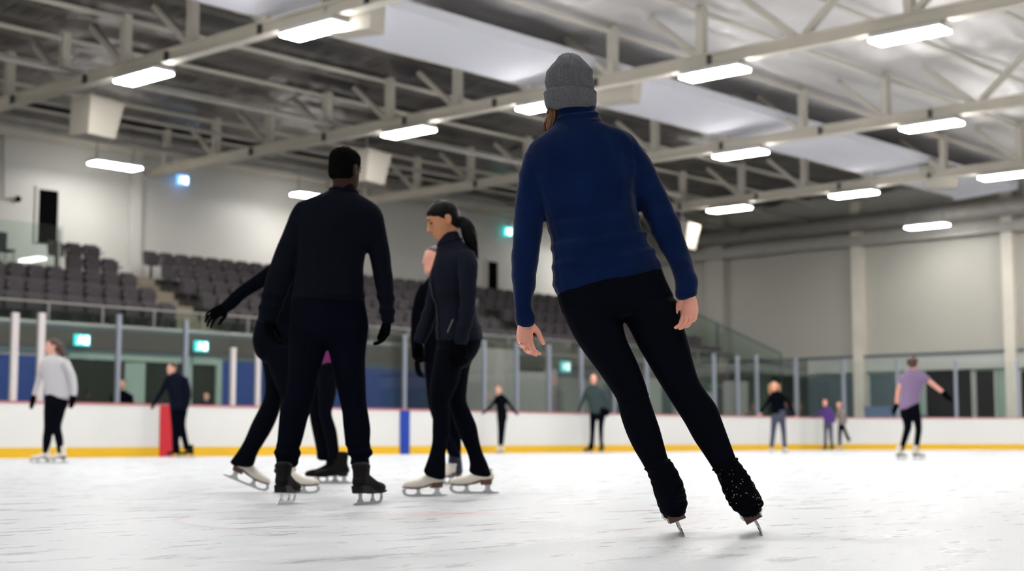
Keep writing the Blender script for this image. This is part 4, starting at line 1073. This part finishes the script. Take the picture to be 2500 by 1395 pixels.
# ------------------------------------------------------------------ person in the purple coat behind the man
D5 = PZ(800, 1181).dot(FH)
F = Fig(D5); o5 = P(792, 1181, D5); o5.z = 0
coat = [(775, 690, 815, 690, .06), (752, 705, 835, 705, .1), (748, 745, 838, 745, .13), (752, 800, 835, 800, .125), (752, 850, 830, 850, .14), (758, 890, 822, 890, .14), (770, 917, 819, 917, .13)]
armp = [(755, 715, .052, -.1), (748, 770, .048, -.13), (752, 830, .04, -.14)]
armq = [(835, 715, .052, .1), (840, 770, .048, .1), (838, 830, .04, .1)]
hp = [(762, 870, 820, 870, .13), (760, 900, 820, 900, .125)]
la = [(760, 895, 800, 895, .09, .06), (755, 940, 795, 945, .085, .06), (753, 985, 790, 990, .07, .06), (756, 1020, 792, 1022, .062, .06), (764, 1060, 800, 1060, .058, .06), (772, 1100, 804, 1100, .052, .06), (773, 1118, 806, 1118, .052, .06)]
lb = [(772, 895, 822, 895, .09, -.06), (776, 945, 823, 945, .085, -.06), (776, 980, 816, 985, .07, -.06), (778, 1010, 810, 1010, .062, -.06), (788, 1050, 821, 1048, .06, -.06), (797, 1085, 826, 1082, .052, -.06), (800, 1117, 829, 1116, .05, -.06)]
h5 = head_frame(P(793, 655, D5), -RT - FH*.3, UPZ, .97)
coatp = figure('person', 'person behind the man in a magenta top, black leggings and black skates, face hidden', F,
    [('top', 'purple_coat', [coat, armp, armq], .01, 3, wr(.006, 7)), ('leggings', 'leggings_black', [hp, la, lb], .009, 3)],
    head_lofts(h5, F.pt(794, 695)), o5, 'skin_tan', .009, 2)
bm = bmesh.new(); loft(bm, hair_cap(h5)); voxel(bm, .009, 2, o5, 'hair', 'hair_brown', coatp)
for px, off, sc, yaw in ((812, -.06, 1.0, .05), (790, .10, 1.0, -.1)):
    b = P(px, 1181, D5+off); b.z = 0
    skate(coatp, o5, b, -RT + FH*yaw, UPZ, 'boot_black', 'sole_black', sc, .14, .006)

# ------------------------------------------------------------------ person behind the ponytailed woman
D6 = PZ(1110, 1182).dot(FH)
F = Fig(D6); o6 = P(1085, 1182, D6); o6.z = 0
tor = [(1052, 668, 1080, 668, .055), (1036, 690, 1098, 690, .1), (1026, 715, 1110, 715, .125), (1030, 760, 1108, 760, .12), (1036, 800, 1104, 800, .12), (1034, 850, 1106, 850, .13), (1034, 882, 1104, 882, .13)]
a1 = [(1040, 705, .055, -.1), (1028, 730, .05, -.13), (1018, 770, .045, -.14), (1016, 810, .042, -.14), (1016, 850, .038, -.14), (1018, 878, .034, -.14)]
a2 = [(1100, 705, .055, .1), (1118, 760, .045, .1), (1122, 850, .038, .1)]
hp = [(1036, 860, 1104, 860, .12), (1036, 900, 1106, 900, .13)]
la = [(1036, 895, 1078, 895, .09, -.05), (1040, 940, 1080, 940, .08, -.05), (1046, 990, 1082, 990, .065, -.05), (1058, 1030, 1090, 1030, .055, -.05), (1080, 1075, 1108, 1075, .05, -.04), (1094, 1110, 1124, 1112, .05, -.03)]
lb = [(1068, 895, 1106, 895, .09, .07), (1072, 950, 1112, 950, .075, .07), (1090, 1010, 1124, 1010, .06, .07), (1098, 1060, 1126, 1060, .055, .07), (1098, 1105, 1126, 1105, .05, .07)]
sock = [(1096, 1100, 1125, 1100, .055, .07), (1094, 1130, 1128, 1130, .058, .07), (1092, 1152, 1130, 1152, .06, .07)]
h6 = head_frame(P(1062, 637, D6), -RT*.8 - FH*.5, UPZ, .97)
g6 = hand_lofts(F.pt(1018, 880, -.14), -UPZ + RT*.1, RT*.8 - FH*.4, -FH*.8, 1.0)
beh = figure('person', 'person half hidden behind the ponytailed woman, dark sweater, only cheek, arm and boot showing', F,
    [('sweater', 'jersey_black', [tor, a1, a2], .01, 3, wr(.005, 7)), ('trousers', 'trousers_black', [hp, la, lb], .009, 3), ('ankle_sock', 'sock_navy', [sock], .009, 2), ('glove', 'glove_black', g6, .006, 2)],
    head_lofts(h6, F.pt(1066, 672)), o6, 'skin_light', .007, 2)
bm = bmesh.new(); loft(bm, hair_cap(h6)); voxel(bm, .008, 2, o6, 'hair', 'hair_brown', beh)
for px, off, yaw in ((1104, .07, -1.2), (1090, -.05, -.9)):
    b = P(px, 1181, D6+off); b.z = 0
    skate(beh, o6, b, -RT*.5 + FH*yaw, UPZ, 'boot_white', 'sole_brown', .98, .06, .006)

# ------------------------------------------------------------------ skaters far away by the boards
def board_depth(px):
    dx = FH + RT*((px - W/2)/(FPX*1.005)); t = 5.0
    while t < 90:
        q = dx*t
        if q.y > BY or q.x > BX: break
        if q.x > BX-BR and q.y > BY-BR and (q.x-BX+BR)**2 + (q.y-BY+BR)**2 > BR*BR: break
        t += .1
    return t
def far(label, footy, groups, head, skates, skin='skin_pale', hair=None, ox=None, D=None, kids_=1.0, extra=()):
    global F
    D = D or min(PZ(ox, footy).dot(FH), board_depth(ox) - 1.0); F = Fig(D); o = P(ox, footy, D); o.z = 0
    hx, hy, face, hs = head
    h = head_frame(F.pt(hx, hy), face, UPZ, hs)
    nk = F.pt(hx + (2 if face.dot(RT) < 0 else -2)*0, hy + 22*hs*(25/D), 0)
    G = [(g[0], g[1], g[2], .014, 2, wr(.008, 5)) for g in groups]
    ex = head_lofts(h, F.pt(hx, hy) - UPZ*.19*hs, True) + [L for L in extra]
    r = figure('person', label, F, G, ex, o, skin, .012, 1)
    if hair:
        bm = bmesh.new(); loft(bm, hair_cap(h, thick=1.03))
        for L in hair[1]: loft(bm, F.rings(L))
        voxel(bm, .012, 1, o, 'hair', hair[0], r)
    for px, fwd, boot, sc in skates:
        b = P(px, footy, D); b.z = 0
        skate(r, o, b, fwd, UPZ, boot, 'sole_brown' if boot == 'boot_white' else 'sole_black', sc, .13, .012)
    return r
far('young woman in a pale grey sweater and black leggings, far left by the boards', 1131,
    [('sweater', 'sweater_grey', [[(118, 868, 142, 868, .06), (104, 880, 162, 878, .11), (103, 905, 171, 905, .13), (106, 935, 176, 935, .13), (110, 960, 178, 958, .13), (112, 973, 181, 966, .13)], [(110, 885, .06, .12), (98, 918, .052, .15), (90, 945, .044, .13), (84, 965, .038, .12)], [(160, 884, .06, -.1), (174, 915, .054, -.12), (181, 945, .046, -.12), (180, 966, .04, -.12)]]),
     ('leggings', 'leggings_black', [[(114, 950, 175, 950, .12), (110, 975, 168, 975, .13), (110, 992, 166, 992, .12)], [(108, 985, 140, 990, .09), (107, 1020, 134, 1020, .08), (107, 1045, 130, 1045, .062), (104, 1075, 126, 1075, .058), (104, 1106, 118, 1106, .045)], [(132, 985, 166, 985, .09), (130, 1020, 155, 1020, .08), (130, 1045, 149, 1045, .062), (134, 1075, 155, 1075, .058), (140, 1106, 154, 1106, .045)]]),
     ('glove', 'glove_black', [[(83, 966, .042, .12), (79, 982, .042, .12), (76, 998, .025, .12)]]), ('glove', 'glove_black', [[(179, 968, .042, -.12), (176, 985, .042, -.12), (172, 996, .025, -.12)]])],
    (128, 847, -RT*.9 - FH*.4 , 1.0), [(100, -RT - FH*.1, 'boot_white', 1.05), (139, -RT - FH*.1, 'boot_white', 1.05)], 'skin_pale',
    ('hair_brown', [[(144, 845, .07), (150, 858, .055), (156, 872, .02)]]), 120)
far('man in a dark navy jacket gliding beside the red line marker', 1113,
    [('jacket', 'jacket_navy', [[(413, 915, 438, 912, .06), (404, 925, 452, 920, .11), (406, 945, 458, 940, .13), (412, 970, 461, 970, .13), (414, 998, 460, 996, .13)], [(410, 927, .06, .1), (399, 950, .052, .12), (386, 970, .044, .12), (375, 988, .038, .12)], [(452, 925, .06, -.08), (460, 955, .055, -.1), (457, 985, .046, -.1), (452, 1000, .04, -.1)]]),
     ('trousers', 'trousers_black', [[(415, 985, 458, 985, .12), (415, 1008, 457, 1008, .12)], [(415, 1005, 440, 1005, .09), (418, 1040, 440, 1040, .075), (420, 1075, 438, 1075, .065), (421, 1104, 438, 1104, .06)], [(434, 1005, 458, 1005, .09), (434, 1035, 453, 1038, .075), (442, 1070, 458, 1070, .062), (448, 1098, 465, 1096, .055)]]),
     ('glove', 'glove_black', [[(375, 988, .035, .12), (371, 998, .03, .12)]])],
    (420, 900, -RT*.8 - FH*.6, .98), [(424, -RT*.9 - FH*.4, 'boot_black', 1.0), (457, -RT*.9 - FH*.4, 'boot_black', 1.0)], 'skin_pale', ('hair_brown', []), 432)
far('small skater all in black with both arms held out, beyond the ponytailed woman', 1105,
    [('top', 'jersey_black', [[(1214, 964, 1230, 964, .05), (1207, 973, 1237, 973, .09), (1211, 990, 1234, 990, .1), (1213, 1010, 1236, 1010, .1)], [(1210, 976, .045), (1198, 994, .038), (1186, 1004, .032), (1178, 1010, .028)], [(1235, 976, .045), (1247, 992, .038), (1256, 1004, .032), (1264, 1013, .028)]]),
     ('leggings', 'leggings_black', [[(1213, 1000, 1237, 1000, .1), (1213, 1022, 1239, 1022, .1)], [(1213, 1015, 1228, 1015, .08), (1215, 1045, 1228, 1045, .06), (1216, 1086, 1224, 1086, .04)], [(1224, 1015, 1239, 1015, .08), (1222, 1045, 1234, 1045, .06), (1221, 1086, 1230, 1086, .04)]])],
    (1217, 952, -FH - RT*.2, 1.0), [(1216, -FH - RT*.3, 'boot_white', .9), (1227, -FH + RT*.2, 'boot_white', .9)], 'skin_pale', ('hair_brown', []), 1222)
far('man in a dark green sweater, seen left of the bent knee of the navy-fleece woman', 1105,
    [('sweater', 'fleece_green', [[(1440, 942, 1460, 942, .07), (1428, 952, 1472, 952, .12), (1432, 975, 1480, 975, .15), (1438, 995, 1482, 995, .15), (1440, 1008, 1482, 1008, .15)], [(1432, 956, .07, .1), (1424, 976, .055, .12), (1417, 995, .045, .12), (1413, 1006, .038, .12)], [(1472, 956, .075, -.1), (1482, 980, .065, -.1), (1484, 1002, .05, -.1)]]),
     ('trousers', 'trousers_black', [[(1440, 1000, 1480, 1000, .14), (1440, 1020, 1478, 1020, .13)], [(1439, 1010, 1458, 1010, .09), (1440, 1050, 1453, 1050, .065), (1439, 1096, 1450, 1096, .05)], [(1460, 1010, 1480, 1010, .09), (1461, 1050, 1473, 1050, .065), (1464, 1096, 1473, 1096, .05)]]),
     ('waist_bag', 'glove_black', [[(1468, 1004, .1, -.1), (1484, 1008, .09, -.1)]])],
    (1449, 927, -FH - RT*.1, 1.05), [(1436, -RT*.8 - FH*.5, 'boot_black', 1.0), (1468, -FH*.8 - RT*.4, 'boot_black', 1.0)], 'skin_light', None, 1455)
far('blond woman in black sweater and slate leggings, arms out, left of the two children', 1107,
    [('sweater', 'jersey_black', [[(1888, 955, 1902, 955, .06), (1878, 966, 1916, 966, .11), (1881, 985, 1916, 985, .12), (1883, 1011, 1917, 1011, .12)], [(1882, 968, .055, .05), (1872, 985, .048, .05), (1862, 1000, .042, .05), (1857, 1009, .038, .05)], [(1913, 968, .055, .05), (1926, 985, .048, .05), (1936, 1003, .042, .05), (1941, 1016, .038, .05)]]),
     ('leggings', 'trouser_slate', [[(1884, 1002, 1917, 1002, .12), (1883, 1024, 1918, 1024, .12)], [(1882, 1018, 1902, 1018, .09), (1881, 1050, 1895, 1050, .07), (1879, 1092, 1889, 1092, .045)], [(1898, 1018, 1919, 1018, .09), (1906, 1050, 1919, 1050, .07), (1910, 1092, 1921, 1092, .045)]])],
    (1890, 944, -FH, 1.0), [(1883, -FH*.9 - RT*.3, 'boot_white', 1.0), (1917, -FH*.9 + RT*.3, 'boot_white', 1.0)], 'skin_light',
    ('hair_blond', [[(1880, 940, .04), (1880, 955, .04), (1881, 966, .02)], [(1901, 940, .04), (1902, 955, .04), (1901, 968, .02)]]), 1899, None, 1.0,
    [[(1858, 1009, .034, .05), (1855, 1016, .03, .05)], [(1941, 1016, .034, .05), (1944, 1022, .03, .05)]])
far('child in a purple top, one arm out, left one of the two children', 1098,
    [('top', 'kid_purple', [[(2008, 994, 2022, 994, .05), (2005, 1002, 2031, 1002, .09), (2009, 1016, 2034, 1016, .1), (2011, 1033, 2033, 1033, .1)], [(2008, 1004, .045), (1998, 1013, .036), (1986, 1020, .028)], [(2030, 1006, .045), (2035, 1020, .036), (2036, 1032, .03)]]),
     ('leggings', 'trouser_slate', [[(2011, 1028, 2033, 1028, .1), (2011, 1042, 2032, 1042, .09)], [(2010, 1038, 2021, 1038, .065), (2011, 1065, 2019, 1065, .05), (2011, 1090, 2019, 1090, .045)], [(2022, 1038, 2034, 1038, .065), (2024, 1065, 2033, 1065, .05), (2027, 1090, 2035, 1090, .045)]])],
    (2014, 984, -FH - RT*.4, .86), [(2014, -RT*.6 - FH*.6, 'boot_black', .85), (2030, -RT*.6 - FH*.6, 'boot_black', .85)], 'skin_light', ('hair_blond', []), 2022)
far('child in a grey-brown top pushing off with one leg, right one of the two children', 1098,
    [('top', 'marl_grey', [[(2043, 1000, 2055, 1000, .05), (2042, 1008, 2062, 1008, .09), (2046, 1022, 2064, 1022, .1), (2046, 1036, 2064, 1036, .1)], [(2044, 1010, .04), (2040, 1022, .034), (2038, 1032, .028)], [(2061, 1010, .04), (2066, 1024, .034), (2064, 1036, .028)]]),
     ('leggings', 'leggings_black', [[(2046, 1030, 2064, 1030, .09), (2046, 1044, 2062, 1044, .09)], [(2046, 1040, 2057, 1040, .065), (2046, 1065, 2055, 1065, .05), (2047, 1088, 2054, 1088, .04)], [(2054, 1040, 2064, 1042, .065), (2062, 1062, 2069, 1058, .05), (2070, 1080, 2077, 1074, .04)]])],
    (2048, 990, -FH - RT*.5, .86), [(2050, -RT*.6 - FH*.6, 'boot_white', .85)], 'skin_light', ('hair_blond', []), 2052)
far('woman in a lilac t-shirt and black leggings skating away on the right', 1122,
    [('t_shirt', 'lilac', [[(2215, 905, 2242, 905, .07), (2202, 917, 2258, 915, .12), (2201, 935, 2258, 932, .13), (2202, 960, 2248, 960, .12), (2197, 985, 2244, 985, .13), (2194, 996, 2244, 1000, .13)], [(2254, 920, .062, .0), (2266, 928, .055, .0)], [(2203, 922, .06, .05), (2198, 936, .052, .06)]]),
     ('leggings', 'leggings_black', [[(2200, 980, 2244, 980, .12), (2197, 1005, 2247, 1005, .14), (2199, 1020, 2249, 1020, .13)], [(2199, 1012, 2226, 1015, .1), (2206, 1040, 2226, 1042, .08), (2203, 1062, 2219, 1064, .065), (2196, 1099, 2207, 1099, .05)], [(2224, 1012, 2249, 1012, .1), (2234, 1042, 2250, 1042, .08), (2233, 1068, 2248, 1068, .068), (2228, 1104, 2243, 1104, .055)]]),
     ('glove', 'glove_black', [[(2302, 958, .045, -.05), (2312, 968, .045, -.05), (2323, 978, .025, -.05)]]), ('glove', 'glove_black', [[(2190, 988, .042, .08), (2185, 1000, .042, .08), (2181, 1010, .025, .08)]])],
    (2230, 889, FH*.85 + RT*.5, 1.0), [(2201, RT*.7 + FH*.6, 'boot_white', 1.0), (2243, RT*.8 + FH*.5, 'boot_white', 1.0)], 'skin_light',
    ('hair_brown', [[(2222, 880, .06), (2221, 890, .055)], [(2229, 876, .045), (2229, 868, .04)]]), 2222, None, 1.0,
    [[(2262, 926, .045, 0), (2282, 943, .042, -.03), (2302, 958, .035, -.05)], [(2200, 932, .042, .06), (2192, 962, .038, .08), (2190, 988, .034, .08)]])
# onlookers standing behind the glass
def onlooker(px, py, hh, label, top, Y, skin='skin_pale'):
    p = PY(px, 990, Y); D = p.dot(FH); g = Fig(D); o = Vector((p.x, p.y, -.05))
    def w(dx, z, ax, t): return R(Vector((p.x, p.y, z)) + RT*dx, RT*ax, FH*t)
    s = hh/1.7
    G = [('jacket', top, [[w(0, 1.42*s, .07, .06), w(0, 1.34*s, .19, .1), w(0, 1.15*s, .2, .13), w(0, .9*s, .18, .12), w(0, .78*s, .18, .12)], [w(-.2, 1.32*s, .05, .05), w(-.24, 1.05*s, .045, .045), w(-.22, .8*s, .035, .035)], [w(.2, 1.32*s, .05, .05), w(.24, 1.05*s, .045, .045), w(.22, .8*s, .035, .035)]], .014, 2),
         ('trousers', 'trousers_black', [[w(0, .9*s, .16, .11), w(0, .78*s, .17, .12)], [w(-.09, .8*s, .08, .09), w(-.1, .45*s, .065, .07), w(-.1, .02, .05, .05)], [w(.09, .8*s, .08, .09), w(.1, .45*s, .065, .07), w(.1, .02, .05, .05)]], .014, 2)]
    h = head_frame(Vector((p.x, p.y, 1.57*s)), -FH, UPZ, .95*s)
    r = figure('person', label, g, G, head_lofts(h, Vector((p.x, p.y, 1.4*s))), o, skin, .014, 1)
    bm = bmesh.new(); loft(bm, hair_cap(h)); voxel(bm, .014, 1, o, 'hair', 'hair_brown', r)
onlooker(297, 0, 1.7, 'onlooker in dark clothes behind the glass, between the grey sweater and the navy jacket', 'jersey_black', 29.2)
onlooker(503, 0, 1.45, 'onlooker in dark clothes behind the glass in front of the doorway', 'jacket_navy', 29.2)
onlooker(1838, 0, 1.55, 'onlooker in brown behind the glass, left of the blond woman', 'marl_grey', 28.0)
